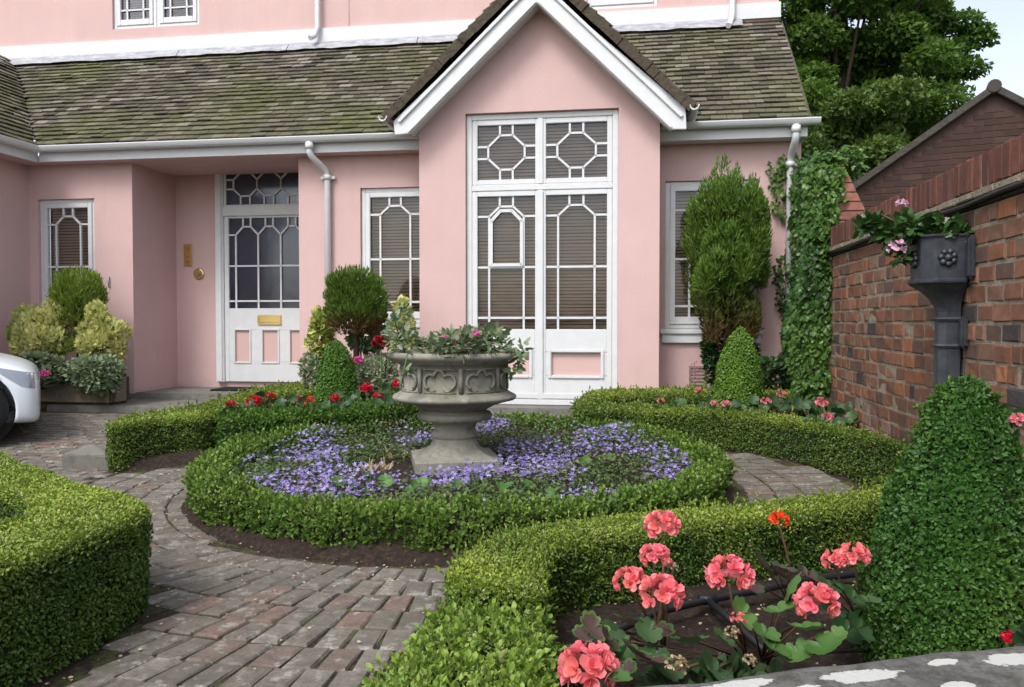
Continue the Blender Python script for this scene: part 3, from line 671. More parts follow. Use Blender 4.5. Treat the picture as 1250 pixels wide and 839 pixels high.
# front door
def du(px): return HU(px, 350, VD)[0]
def dz(py): return HU(320, py, VD)[1]
d0, d1, dzb = du(276), du(386), dz(466)
bm = bmesh.new()
fo0, fo1 = du(266), du(396); zt_ = dz(189)
add_box(bm, fo0, d0, VD-.07, VD+.02, dzb-.01, zt_); add_box(bm, d1, fo1, VD-.07, VD+.02, dzb-.01, zt_)
tz0, tz1 = dz(264), dz(252)
add_box(bm, d0, d1, VD-.072, VD+.02, tz0, tz1); add_box(bm, d0, d1, VD-.07, VD+.02, dz(198), zt_)
dr = bm_obj('door', bm, MT['white'], house, .008)
bm = bmesh.new(); add_box(bm, fo0+.025, d0-.02, VD-.085, VD-.071, dzb, zt_-.02); bm_obj('door_frame_moulding', bm, MT['white'], dr, .005)
gu0, gu1, gz0, gz1 = du(281.5), du(380.5), dz(376.5), dz(266.5)
ptb, ptt = dz(442), dz(403)
pans = [(du(288.5), du(306.5)), (du(322), du(341)), (du(355.5), du(374))]
bm = bmesh.new(); V0, V1 = VD-.045, VD-.005
add_box(bm, d0+.002, gu0, V0, V1, dzb, tz0-.003); add_box(bm, gu1, d1-.002, V0, V1, dzb, tz0-.003); add_box(bm, gu0, gu1, V0, V1, gz1, tz0-.003)
add_box(bm, gu0, gu1, V0, V1, ptt, gz0); add_box(bm, gu0, gu1, V0, V1, dzb, ptb)
xs_ = [gu0] + [x for p in pans for x in p] + [gu1]
for k in range(0, 8, 2): add_box(bm, xs_[k], xs_[k+1], V0, V1, ptb, ptt)
bm_obj('door_leaf', bm, MT['white'], dr, .004)
for p in pans:
    box_mesh('panel', [(p[0], p[1], V0+.018, V0+.024, ptb, ptt)], dr, MT['pinkpanel'])
    bm = bmesh.new(); ring(bm, p[0]-.02, p[1]+.02, ptb-.02, ptt+.02, .025, .025, .025, .025, V0-.012, V0-.001); bm_obj('panel_moulding', bm, MT['white'], dr, .005)
Wd = 1/3.
bm = bmesh.new(); glazing(bm, gu0, gu1, gz0, gz1, pat_arch(3, a=.085, h1=.185, h0=.095, hs=(.53, .92)), .022, V0+.01, V0+.03); bm_obj('glazing_bars', bm, MT['white'], dr)
box_mesh('pane', [(gu0-.01, gu1+.01, V0+.031, V0+.034, gz0-.01, gz1+.01)], dr, MT['dglass'])
box_mesh('glass_backing', [(gu0-.05, gu1+.05, VD+.03, VD+.035, gz0-.05, gz1+.05)], dr, MT['dkblue'])  # plain dark blue sheet set behind the door glass
tg0, tg1 = dz(249), dz(201)
bm = bmesh.new(); ring(bm, d0+.002, d1-.002, tz1+.001, dz(198)-.001, .03, .03, .02, .02, V0, V1); bm_obj('top_light_frame', bm, MT['white'], dr, .004)
bm = bmesh.new(); cs = [.085+.277*.5, .5, 1-.085-.277*.5]; glazing(bm, d0+.03, d1-.03, tg0, tg1, pat_oct(cs, .138, .055, .30, .12), .020, V0+.01, V0+.03); bm_obj('glazing_bars', bm, MT['white'], dr)
box_mesh('pane', [(d0+.025, d1-.025, V0+.031, V0+.034, tg0-.01, tg1+.01)], dr, MT['dglass'])
box_mesh('glass_backing', [(d0+.02, d1-.02, VD+.03, VD+.035, tg0-.01, tg1+.01)], dr, MT['dark'])  # plain dark sheet set behind the top light
bm = bmesh.new(); ring(bm, du(316.5), du(345), dz(396.5), dz(385), .022, .022, .022, .022, V0-.02, V0-.001); add_box(bm, du(318), du(343), V0-.010, V0-.0011, dz(394), dz(387)); bm_obj('letterbox', bm, MT['brass'], dr, .004)
# brass plate and bell
bm = bmesh.new(); add_box(bm, du(225.5), du(235), VD-.02, VD-.001, dz(324), dz(297)); pl = bm_obj('entry_plate', bm, MT['brass'], house, .003)
bm = bmesh.new()
for py_ in (302, 309, 316): add_lathe(bm, [(0, 0), (.014, 0), (.012, .008), (0, .009)], 14, 0, 0, 0)
bmesh.ops.delete(bm, geom=bm.verts[:], context='VERTS')
for py_ in (303, 312, 319):
    c_ = Vector((du(230.5), VD-.021, dz(py_))); add_tube(bm, [c_, c_+Vector((0, -.006, 0))], .013, 12)
bm_obj('button', bm, MT['alloy'], pl)
bm = bmesh.new(); c_ = Vector((du(243.5), VD-.001, dz(334))); add_tube(bm, [c_, c_+Vector((0, -.012, 0)), c_+Vector((0, -.02, 0))], [.075, .075, .06], 28); be = bm_obj('doorbell', bm, MT['brass'], house)
bm = bmesh.new(); add_tube(bm, [c_+Vector((0, -.02, 0)), c_+Vector((0, -.035, 0))], [.032, .026], 16); bm_obj('button', bm, MT['alloy'], be)
# air vent by the right window, small wall hook on the left
a_ = HU(841, 474, VM); b_ = HU(862, 447, VM)
bm = bmesh.new(); ring(bm, a_[0], b_[0], a_[1], b_[1], .02, .02, .02, .02, VM-.02, VM-.001)
for k in range(5): add_box(bm, a_[0]+.02, b_[0]-.02, VM-.012, VM-.0015, a_[1]+.03+k*(b_[1]-a_[1]-.05)/5, a_[1]+.045+k*(b_[1]-a_[1]-.05)/5)
bm_obj('air_vent', bm, MT['trough'], house)
u_, z_ = HU(134, 345, VM); bm = bmesh.new(); add_tube(bm, [(u_, VM, z_+.06), (u_, VM-.02, z_+.05), (u_, VM-.02, z_-.05), (u_, VM, z_-.06)], .008, 6); bm_obj('wall_hook', bm, MT['alloy'], house)
# ==================================================================  GROUND
def localbox(name, boxes, mat, kind='structure', bev=.012):
    bm = bmesh.new()
    for b_ in boxes: add_box(bm, *b_)
    o = bm_obj(name, bm, mat, None, bev); o.rotation_euler = (0, 0, -A0)
    if kind: o['kind'] = kind
    return o
xs = np.concatenate([[-300, -60, -20], np.linspace(-9, 9, 73), [20, 60, 300]]); ys = np.concatenate([[-300, -60, -10], np.linspace(-1, 17, 73), [60, 450]])
X, Y = np.meshgrid(xs, ys); Z = g(X, Y)-.0105
V = np.stack([X, Y, Z], -1).reshape(-1, 3); nx = len(xs); I = np.arange(len(ys)-1)[:, None]*nx + np.arange(nx-1)[None]
F = np.stack([I, I+1, I+nx+1, I+nx], -1).reshape(-1, 4)
o = link('ground', mesh_np('ground', V, [(F, 0)], True), MT['ground']); o['kind'] = 'structure'
# platform in front of the house
pu1 = HU(225, 497, 7.75)[0]
localbox('doorstep_platform', [(-4.95, -2.5, 7.78, 8.55, .05, .255), (-4.95, -2.62, 8.56, VM-.002, .05, .262), (xc-.42, xp+.4, VM-.001, VD+.1, .05, .29)], MT['step'])
localbox('front_step', [(-6.6, -4.96, 8.28, VM-.002, .0, .215)], MT['step'])
localbox('front_step', [(bl+.1, fr1+.55, 8.33, VB+.12, .0, frz0-.035)], MT['step'])
localbox('front_step', [(bl+.15, fr1+.6, 8.12, 8.329, .0, .195)], MT['step'])
# ------------------------------------------------------------------ hedge outlines (measured)
def outl(pts, zf): return [tuple(PZ(px, py, zf)[:2]) for px, py in pts]
def chaikin(P, n=2):
    P = [Vector(p[:2]) for p in P]
    for _ in range(n):
        Q = []
        for i in range(len(P)):
            a, c_ = P[i], P[(i+1) % len(P)]; Q += [a*.75+c_*.25, a*.25+c_*.75]
        P = Q
    return np.array([tuple(p) for p in P])
def inpoly(P, poly):
    x, y = P[:, 0], P[:, 1]; ins = np.zeros(len(P), bool); n = len(poly)
    for i in range(n):
        x0, y0 = poly[i]; x1, y1 = poly[(i+1) % n]
        c_ = ((y0 > y) != (y1 > y)) & (x < (x1-x0)*(y-y0)/((y1-y0) if abs(y1-y0) > 1e-12 else 1e-12)+x0); ins ^= c_
    return ins
def pdist(P, poly):
    d = np.full(len(P), 9.)
    for i in range(len(poly)):
        a = poly[i]; b_ = poly[(i+1) % len(poly)]; ab = b_-a; t = np.clip(((P-a) @ ab)/max(ab @ ab, 1e-12), 0, 1)
        d = np.minimum(d, np.linalg.norm(P-(a+t[:, None]*ab), axis=1))
    return d
A_far = [(-230, 470), (-60, 525), (0, 547), (30, 561), (60, 572), (100, 587), (150, 602), (180, 610), (186, 620)]
A_near = [(126, 646), (53, 673), (0, 690), (-120, 730), (-300, 790)]
A_notch = [(-200, 690), (0, 632), (26, 624), (40, 614), (20, 604), (0, 598), (-200, 545)]
ZA, ZB, ZB2 = .42, .30, .235
polyA = chaikin(outl(A_far+A_near+A_notch, ZA)); fillA = chaikin(outl(A_far+A_near, ZA))
B_out = [(548, 712), (543, 694), (550, 681), (590, 656), (650, 638), (720, 630), (790, 624), (900, 612), (1000, 603), (1085, 592), (1180, 575), (1300, 548)]
B_in = [(1300, 585), (1190, 600), (1075, 614), (960, 629), (850, 643), (740, 655), (695, 663), (672, 672), (668, 700), (664, 728), (610, 718)]
polyB = chaikin(outl(B_out+B_in, ZB))
B2 = [(552, 728), (600, 716), (662, 733), (668, 765), (668, 839), (664, 1000), (320, 1000), (445, 850), (500, 792), (535, 752)]
polyB2 = chaikin(outl(B2, ZB2))
C_pts = [(702, 498), (700, 488), (712, 479), (732, 475), (800, 474), (900, 473), (1035, 474), (1035, 482), (900, 481), (760, 482), (744, 486), (743, 492), (800, 492.5), (880, 496), (957, 504), (1019, 517), (1072, 530), (1120, 543), (1117, 552), (1107, 543), (1034, 527), (957, 513.5), (880, 506), (803, 502), (734, 500)]
polyC = chaikin(outl(C_pts, ztop)); fillC = chaikin(outl([(702, 498), (700, 488), (712, 479), (732, 475), (900, 473), (1040, 474), (1072, 530), (1120, 543), (1107, 543), (1034, 527), (957, 513.5), (880, 506), (803, 502), (734, 500)], ztop))
D_back = [(131, 520), (129, 514), (150, 508), (212, 498), (275, 483), (335, 469.5), (395, 467), (500, 470), (505, 480), (400, 477.5), (345, 480), (300, 489), (262, 502), (262, 509), (190, 513)]
polyD = chaikin(outl(D_back, ztop)); D_near = [(268, 502), (380, 495.5), (500, 489.5), (512, 492), (508, 500), (400, 505), (300, 511), (266, 512)]
polyD2 = chaikin(outl(D_near, ztop)); fillD = chaikin(outl([(131, 520), (129, 514), (150, 508), (212, 498), (335, 469.5), (500, 470), (512, 492), (400, 505), (262, 511)], ztop))
bedB = np.array(list(polyB[:1]) + [tuple(p) for p in outl(B_out, ZB)] + [tuple(PZ(1300, 548, ZB)[:2]), (3.2, .3), (.2, .3), tuple(PZ(320, 1000, ZB2)[:2]), tuple(PZ(445, 850, ZB2)[:2]), tuple(PZ(535, 752, ZB2)[:2])])
# ------------------------------------------------------------------ paving bricks, laid in rings round the bed
def cboxes(C_, A_, B_, N_, ha, hb, hn, ch, jit=.0015, seed=0):
    """chamfered bricks: centre of TOP face, axes, half sizes"""
    r = np.random.default_rng(seed); n = len(C_)
    sg = np.array([(-1, -1), (1, -1), (1, 1), (-1, 1)])
    def ringv(k, d):
        return C_[:, None, :] + A_[:, None, :]*(sg[None, :, 0:1]*(ha[:, None, None]-k)) + B_[:, None, :]*(sg[None, :, 1:2]*(hb[:, None, None]-k)) - N_[:, None, :]*d + r.normal(0, jit, (n, 4, 3))
    V = np.concatenate([ringv(0, hn), ringv(0, ch), ringv(ch, 0)], 1)
    fb = []
    for k in range(4):
        j = (k+1) % 4; fb += [(k, j, j+4, k+4), (k+4, j+4, j+8, k+8)]
    fb.append((8, 9, 10, 11)); fb = np.array(fb)
    F = (fb[None]+(np.arange(n)*12)[:, None, None]).reshape(-1, 4)
    return V.reshape(-1, 3), [(F, 0)], None
blocked = [fillA, bedB, fillC, fillD, polyD, polyB2]
def free(P, marg=.05):
    ok = np.hypot(P[:, 0]-CX, P[:, 1]-CY) > 1.93-.12*ss(-.7, -1.4, P[:, 0]-CX)+0*marg
    for q in blocked:
        ok &= ~inpoly(P, q); ok &= pdist(P, q) > marg
    u, v = P[:, 0]*CU-P[:, 1]*SU, P[:, 0]*SU+P[:, 1]*CU
    ok &= v < 8.12+.0*u; ok &= ~((u > -5.0) & (u < -2.4) & (v > 7.76)); ok &= u < 1.62
    return ok
cen, ra, ta, hA, hB, tb_ = [], [], [], [], [], []
r_ = 1.74; k = 0
while r_ < 4.4:
    rl = .186; rm = r_+rl/2; nb = int(2*PI*rm/.113); off = random.uniform(-.15, .15)
    for i in range(nb):
        th = 2*PI*(i+off)/nb; ph = math.atan2(math.sin(th+PI/2), math.cos(th+PI/2)); dl = .6*math.atan(rm*ph*.42/(1+.42*max(0, rm-1.93)))*(1 if abs(ph) < 1.5 else 0) if rm > 1.9 else 0
        dl = max(-.55, min(.55, dl))*(1-float(ss(.9, 1.5, abs(ph)))); tl = th+dl+random.gauss(0, .003)
        rj = rm+random.gauss(0, .003)+.010*math.sin(th*5+k*.7)
        cen.append((CX+rj*math.cos(th), CY+rj*math.sin(th))); ra.append((math.cos(tl), math.sin(tl))); tb_.append((-math.sin(th), math.cos(th))); hA.append((rl/2-.0055+random.gauss(0, .0025))/math.cos(dl)); hB.append(PI*rm/nb-.0058+random.gauss(0, .0015))
    r_ += rl; k += 1
ringN = len(cen)
keep = [i for i in range(ringN) if math.hypot(cen[i][0]-CX, cen[i][1]-CY) < 2.65 or (cen[i][1] < 4.6)]
cen = [cen[i] for i in keep]; ra = [ra[i] for i in keep]; hA = [hA[i] for i in keep]; hB = [hB[i] for i in keep]; tb_ = [tb_[i] for i in keep]
row = 0; v_ = 2.0
while v_ < 8.3:
    u_ = -11 + (row % 2)*.105
    while u_ < 2:
        x_, y_ = L2W(u_+.105, v_+.052)
        if not (math.hypot(x_-CX, y_-CY) < 2.72 or y_ < 4.65):
            cen.append((x_, y_)); ra.append((CU, -SU)); tb_.append((SU, CU)); hA.append(.100+random.gauss(0, .002)); hB.append(.047+random.gauss(0, .0015))
        u_ += .212
    v_ += .106; row += 1
cen = np.array(cen); ra = np.array(ra); hA = np.array(hA); hB = np.array(hB); tb_ = np.array(tb_)
ok = free(cen, .045); cen, ra, hA, hB, tb_ = cen[ok], ra[ok], hA[ok], hB[ok], tb_[ok]
n = len(cen); Zc = g(cen[:, 0], cen[:, 1]) + RNG.normal(0, .0014, n)
C3 = np.column_stack([cen, Zc]); A3 = np.column_stack([ra, RNG.normal(0, .006, n)]); B3 = np.column_stack([tb_, RNG.normal(0, .010, n)]); N3 = np.tile([0, 0, 1.], (n, 1))
V, G, _ = cboxes(C3, A3, B3, N3, hA, hB, .05, .007)
o = link('paving', mesh_np('paving', V, G), MT['paver']); o['kind'] = 'structure'
# soil of the beds
def soil(name, poly, zf, amp=.02, step=.07, inset=0.0):
    poly = np.array(poly); x0, y0 = poly.min(0); x1, y1 = poly.max(0)
    xs = np.arange(x0, x1+step, step); ys = np.arange(y0, y1+step, step); X, Y = np.meshgrid(xs, ys); P = np.stack([X.ravel(), Y.ravel()], 1)
    ins = inpoly(P, poly); d = pdist(P, poly)*np.where(ins, 1, -1)
    nzz = NZ(3, 9.); nz2 = NZ(4, 55.); P3 = np.column_stack([P, np.zeros(len(P))])
    z = zf(P[:, 0], P[:, 1]) + amp*nzz(P3)*.6+amp*.6*nz2(P3) - .10*(1-ss(-.02, .12, d))
    V = np.column_stack([P, z]); nx = len(xs); I = (np.arange(len(ys)-1)[:, None]*nx + np.arange(nx-1)[None])
    F = np.stack([I, I+1, I+nx+1, I+nx], -1).reshape(-1, 4); keep = (d[F] > -.13).all(1)
    o = link(name, mesh_np(name, V, [(F[keep], 0)], True), MT['soil']); o['kind'] = 'structure'; return o
def soilz(x, y): return g(x, y)+.015+.105*ss(1.92, 1.50, np.hypot(x-CX, y-CY))
circ = np.array([(CX+1.90*math.cos(t), CY+1.95*math.sin(t)) for t in np.linspace(0, 2*PI, 64, endpoint=False)])
soil('bed_soil', circ, soilz, .02, .05)
soil('bed_soil', bedB, lambda x, y: .03+0*x, .04, .03)
soil('bed_soil', fillC, lambda x, y: g(x, y)+.07, .02); soil('bed_soil', fillD, lambda x, y: g(x, y)+.07, .02); soil('bed_soil', fillA, lambda x, y: .06+0*x, .02)
# strip of soil along the foot of the house, right
soil('bed_soil', np.array([L2W(.25, 8.3), L2W(1.7, 8.2), L2W(1.7, 9.05), L2W(.25, 9.05)]), lambda x, y: .2+0*x, .02)
soil('bed_soil', np.array([L2W(-3.2, 8.58), L2W(bl-.02, 8.4), L2W(bl-.02, 9.05), L2W(-3.2, 9.05)]), lambda x, y: .22+0*x, .02)
# small fallen petals and grit
n = 9000; P = np.column_stack([ru(-3.2, 2.6, n), ru(2.0, 8.0, n)]); d = np.hypot(P[:, 0]-CX, P[:, 1]-CY)
onp = free(P, -.0)
ringm = np.exp(-((d-2.0)/.18)**2) + .16
edge = np.minimum(pdist(P, fillA), pdist(P, polyB2)); ringm += 1.0*np.exp(-(edge/.12)**2)
kp = (ru(0, 1, n) < ringm*.8+.25*inpoly(P, bedB)) & (d > 1.75); P = P[kp]; n = len(P)
zz = g(P[:, 0], P[:, 1]) + np.where(free(P, .06), .004, .0) + .004 + .055*inpoly(P, bedB)
Vx, Gx, T = scatter(*ROUND, np.column_stack([P, zz]), rdir(n)*[1, 1, .1], np.tile([0, 0, 1.], (n, 1))+.5*rdir(n), ru(.007, .018, n))
o = link('fallen_petals', mesh_np('fallen_petals', Vx, Gx), MT['dry']); o['kind'] = 'stuff'; o['label'] = 'dry petals and grit scattered over paving and bed edges'
# ==================================================================  HEDGES
def resample(poly, step):
    L = np.linalg.norm(np.roll(poly, -1, 0)-poly, axis=1); cum = np.concatenate([[0], np.cumsum(L)]); n = max(8, int(cum[-1]/step)); t = np.linspace(0, cum[-1], n, endpoint=False)
    idx = np.searchsorted(cum, t, side='right')-1; idx = np.clip(idx, 0, len(poly)-1); f = (t-cum[idx])/np.maximum(L[idx], 1e-9)
    return poly[idx]*(1-f[:, None]) + np.roll(poly, -1, 0)[idx]*f[:, None]
def area(poly): x, y = poly[:, 0], poly[:, 1]; return .5*np.sum(x*np.roll(y, -1)-np.roll(x, -1)*y)
def hedge(label, poly, ztf, zbf, dens, ls, mats, group, topt=.9, sidet=.06, shag=0.0, rnd=.05, seed=1, bump=.012, core=.03, name='box_hedge'):
    global RNG
    RNG = np.random.default_rng(seed)
    poly = np.array(poly); 
    if area(poly) < 0: poly = poly[::-1]
    nz1, nz2 = NZ(seed, 9.), NZ(seed+1, 30.)
    # core
    cp = resample(poly, .06); tn = np.roll(cp, -1, 0)-np.roll(cp, 1, 0); tn = norm(tn); inn = np.stack([-tn[:, 1], tn[:, 0]], 1); ci = cp+inn*core
    bm = bmesh.new(); top = [bm.verts.new((p[0], p[1], ztf(p[0], p[1])-.035)) for p in ci]; bot = [bm.verts.new((p[0], p[1], zbf(p[0], p[1])-.05)) for p in ci]
    from mathutils.geometry import tessellate_polygon
    for t_ in tessellate_polygon([[Vector((v.co.x, v.co.y, 0)) for v in top]]):
        try: bm.faces.new([top[q] for q in t_])
        except ValueError: pass
    for i in range(len(ci)):
        j = (i+1) % len(ci); bm.faces.new((bot[i], bot[j], top[j], top[i]))
    bmesh.ops.recalc_face_normals(bm, faces=bm.faces[:])
    me0 = bpy.data.meshes.new('tmp'); bm.to_mesh(me0); bm.free()
    cv = np.array([v.co[:] for v in me0.vertices]); tri = [p.vertices[:] for p in me0.polygons]
    t3 = np.array([p for p in tri if len(p) == 3]); t4 = np.array([p for p in tri if len(p) == 4]); bpy.data.meshes.remove(me0)
    parts = [(cv, [(t3, 1), (t4, 1)], None)]
    # top samples
    At = abs(area(poly)); x0, y0 = poly.min(0); x1, y1 = poly.max(0); nt_ = int(At*dens); M_ = int((x1-x0)*(y1-y0)*dens)
    P = np.column_stack([ru(x0, x1, M_), ru(y0, y1, M_)]); P = P[inpoly(P, poly)]; d = pdist(P, poly)
    dr_ = np.where(d < rnd, rnd-np.sqrt(np.maximum(0, rnd**2-(rnd-d)**2)), 0)
    zt = np.array(ztf(P[:, 0], P[:, 1]))*np.ones(len(P)); P3 = np.column_stack([P, zt])
    P3[:, 2] += bump*nz1(P3)+bump*.6*nz2(P3) - dr_ - ru(0, .03, len(P))**1
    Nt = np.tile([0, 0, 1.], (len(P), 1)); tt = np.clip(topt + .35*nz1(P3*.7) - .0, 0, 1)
    # side samples
    seg = np.roll(poly, -1, 0)-poly; Ls_ = np.linalg.norm(seg, axis=1); per = Ls_.sum()
    hmean = float(np.mean([ztf(*p)-zbf(*p) for p in poly])); ns = int(per*hmean*dens*1.05)
    idx = RNG.choice(len(poly), ns, p=Ls_/per); f = ru(0, 1, ns); Q = poly[idx]+seg[idx]*f[:, None]; on = np.stack([seg[idx][:, 1], -seg[idx][:, 0]], 1)/np.maximum(Ls_[idx][:, None], 1e-9)
    zb_ = np.array(zbf(Q[:, 0], Q[:, 1]))*np.ones(ns); zt_ = np.array(ztf(Q[:, 0], Q[:, 1]))*np.ones(ns); zq = zb_+(zt_-zb_)*ru(0, 1, ns)
    tt_ = zt_-zq; ins = np.where(tt_ < rnd, rnd-np.sqrt(np.maximum(0, rnd**2-(rnd-tt_)**2)), 0) + .02*np.exp(-((zq-zb_)/.04))
    S3 = np.column_stack([Q, zq]); dsp = bump*nz1(S3*1.0)+bump*.7*nz2(S3) - ins - ru(0, .032, ns); S3[:, :2] += on*dsp[:, None]
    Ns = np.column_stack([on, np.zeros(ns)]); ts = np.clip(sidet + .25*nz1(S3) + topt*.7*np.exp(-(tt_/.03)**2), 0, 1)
    P_ = np.concatenate([P3, S3]); N_ = np.concatenate([Nt, Ns]); T_ = np.concatenate([tt, ts])
    if shag > 0:
        # sprigs: little stems ringed with leaves
        m_ = int(len(P_)*shag/9); pick = RNG.choice(len(P_), m_); sp = P_[pick]; sn = norm(N_[pick]*.8+np.array([0, 0, .7])+.55*rdir(m_)); L = ru(.022, .06, m_)
        pos, fw, nr, ti = [], [], [], []
        for k_ in range(9):
            t = k_/8.; pos.append(sp+sn*(L*t)[:, None]); rd = rdir(m_); out = norm(np.cross(sn, rd)); fw.append(sn*(.35+.9*t)+out*(1-.6*t)); nr.append(sn*1.0-out*.3); ti.append(np.clip(T_[pick]*.4+.55*t*topt+.1*RNG.normal(size=m_), 0, 1))
        pos = np.concatenate(pos); n_ = len(pos)
        parts.append(scatter(*KITE if ls < .016 else ROUND, pos, np.concatenate(fw), np.concatenate(nr), ru(.75, 1.25, n_)*ls, tint=np.concatenate(ti)))
        keep = ru(0, 1, len(P_)) < (1-shag*.7); P_, N_, T_ = P_[keep], N_[keep], T_[keep]
    n_ = len(P_); rd = rdir(n_); fw = norm(np.cross(N_, rd))+N_*ru(.1, .9, n_)[:, None]+np.array([0, 0, .25]); nr = N_+.75*rdir(n_)
    parts.append(scatter(*KITE, P_, fw, nr, ru(.7, 1.25, n_)*ls, tint=T_))
    V, G, T = merge(parts); me = mesh_np(name, V, G, False, T)
    o = link(name, me, [mats, MT['twig']]); c_ = poly.mean(0); recenter(o, (c_[0], c_[1], float(zbf(c_[0], c_[1])))); setp(o, label=label, category='hedge', group=group); return o
HG = 'clipped box hedges around the beds'
zb0 = lambda x, y: 0*x+.0
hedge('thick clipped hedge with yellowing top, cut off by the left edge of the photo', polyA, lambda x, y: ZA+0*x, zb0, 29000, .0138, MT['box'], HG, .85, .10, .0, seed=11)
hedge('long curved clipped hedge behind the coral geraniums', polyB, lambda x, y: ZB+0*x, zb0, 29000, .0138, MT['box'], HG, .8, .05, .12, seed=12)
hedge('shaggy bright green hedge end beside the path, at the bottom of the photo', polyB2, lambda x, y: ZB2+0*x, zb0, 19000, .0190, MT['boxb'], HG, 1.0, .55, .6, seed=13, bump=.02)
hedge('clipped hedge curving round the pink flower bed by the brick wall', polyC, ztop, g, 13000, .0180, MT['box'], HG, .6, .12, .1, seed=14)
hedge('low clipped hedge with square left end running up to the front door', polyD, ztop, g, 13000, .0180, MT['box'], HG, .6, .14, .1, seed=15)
hedge('dark loose hedge in front of the red geraniums behind the urn', polyD2, ztop, g, 9000, .023, MT['boxd'], HG, .75, .25, .45, seed=16, bump=.018)
RO, RI = 1.78, 1.58
n = 96; ring_ = [(CX+RO*math.cos(2*PI*i/n), CY+RO*math.sin(2*PI*i/n)) for i in range(n+1)] + [(CX+RI*math.cos(2*PI*i/n), CY+RI*math.sin(2*PI*i/n)) for i in range(n, -1, -1)]
hedge('round low box hedge ring enclosing the purple flowers and the urn', np.array(ring_)+np.tile([[0, 0]], (len(ring_), 1)), lambda x, y: .215+.6*(g(x, y))+0*x, lambda x, y: g(x, y)*1.0+.02, 11500, .0225, MT['boxb'], None, .55, .20, .7, seed=17, bump=.03, name='round_hedge')
# ------------------------------------------------------------------ topiary
def topiary(label, cx, cy, z0, h, prof, dens, ls, mat, seed, tint=.2, group='clipped box topiary cones', shag=.2):
    global RNG
    RNG = np.random.default_rng(seed); ts = np.array([p[0] for p in prof]); rs = np.array([p[1] for p in prof])
    A_ = 2*PI*np.trapezoid(rs, ts*h) if hasattr(np, 'trapezoid') else 2*PI*np.trapz(rs, ts*h)
    n = int(A_*dens*1.25); t = ru(0, 1, n*3); rr = np.interp(t, ts, rs); kp = ru(0, rs.max(), n*3) < rr+.02; t, rr = t[kp][:n], rr[kp][:n]; n = len(t)
    th = ru(0, 2*PI, n); dr_ = (np.interp(t+.01, ts, rs)-np.interp(t-.01, ts, rs))/(.02*h)
    N_ = norm(np.column_stack([np.cos(th), np.sin(th), -dr_])); nz1, nz2 = NZ(seed, 14.), NZ(seed+3, 40.)
    P = np.column_stack([rr*np.cos(th), rr*np.sin(th), t*h]); dsp = .012*nz1(P)+.009*nz2(P)-ru(0, .03, n); P = P+N_*dsp[:, None]
    parts = []
    bm = bmesh.new(); add_lathe(bm, [(0, -.02)]+[(max(.002, r-.035), t_*h) for t_, r in prof[:-1]]+[(0, h-.04)], 24); me0 = bpy.data.meshes.new('t'); bm.to_mesh(me0); bm.free()
    cv = np.array([v.co[:] for v in me0.vertices]); pl_ = [p.vertices[:] for p in me0.polygons]; bpy.data.meshes.remove(me0)
    gr = [(np.array([p for p in pl_ if len(p) == k_]), 1) for k_ in (3, 4) if any(len(p) == k_ for p in pl_)]
    parts.append((cv, gr, None))
    T_ = np.clip(tint+.3*nz1(P*.6), 0, 1)
    m_ = int(n*shag/7); pick = RNG.choice(n, m_); sn = norm(N_[pick]*.8+np.array([0, 0, .6])+.5*rdir(m_)); L = ru(.01, .03, m_)*ls/.018
    for k_ in range(7):
        t_ = k_/6.; out = norm(np.cross(sn, rdir(m_))); parts.append(scatter(*ROUND, P[pick]+sn*(L*t_)[:, None], sn*(.35+.9*t_)+out*(1-.6*t_), sn-out*.3, ru(.75, 1.2, m_)*ls, tint=np.clip(T_[pick]+.3*t_, 0, 1)))
    rd = rdir(n); fw = norm(np.cross(N_, rd))+N_*ru(.1, .8, n)[:, None]+np.array([0, 0, .3])
    parts.append(scatter(*ROUND if ls > .015 and n < 45000 else KITE, P, fw, N_+.7*rdir(n), ru(.7, 1.25, n)*ls, tint=T_))
    V, G, T = merge(parts); o = link('topiary_cone', mesh_np('topiary_cone', V, G, False, T), [mat, MT['twig']]); o.location = (cx, cy, z0)
    setp(o, label=label, category='topiary', group=group); return o
prof = [(0, .315), (.1, .32), (.3, .298), (.53, .243), (.7, .190), (.82, .145), (.9, .108), (.95, .08), (.985, .045), (1, 0)]
topiary('big bullet-shaped box topiary at the right, nearest the camera', *PZ(1172, 800, .04)[:2], .0, .965, prof, 26000, .0175, MT['boxc'], 21, .12, shag=.12)
pf = lambda s: [(0, .97*s), (.2, 1.0*s), (.4, .95*s), (.6, .84*s), (.77, .66*s), (.89, .44*s), (.96, .22*s), (1, 0)]
pc = PY(903, 450, 7.35); topiary('tapered box topiary among the pink flowers in front of the right window', pc.x, pc.y, .17, PY(903, 399, 7.35).z-.17, pf(.225), 11000, .018, MT['boxg'], 22, .3, shag=0)
pc = PY(411, 450, 7.75); topiary('small rounded box topiary among the red geraniums left of the urn', pc.x, pc.y, .2, PY(411, 414, 7.75).z-.2, pf(.205), 11000, .018, MT['boxg'], 23, .15, shag=0)
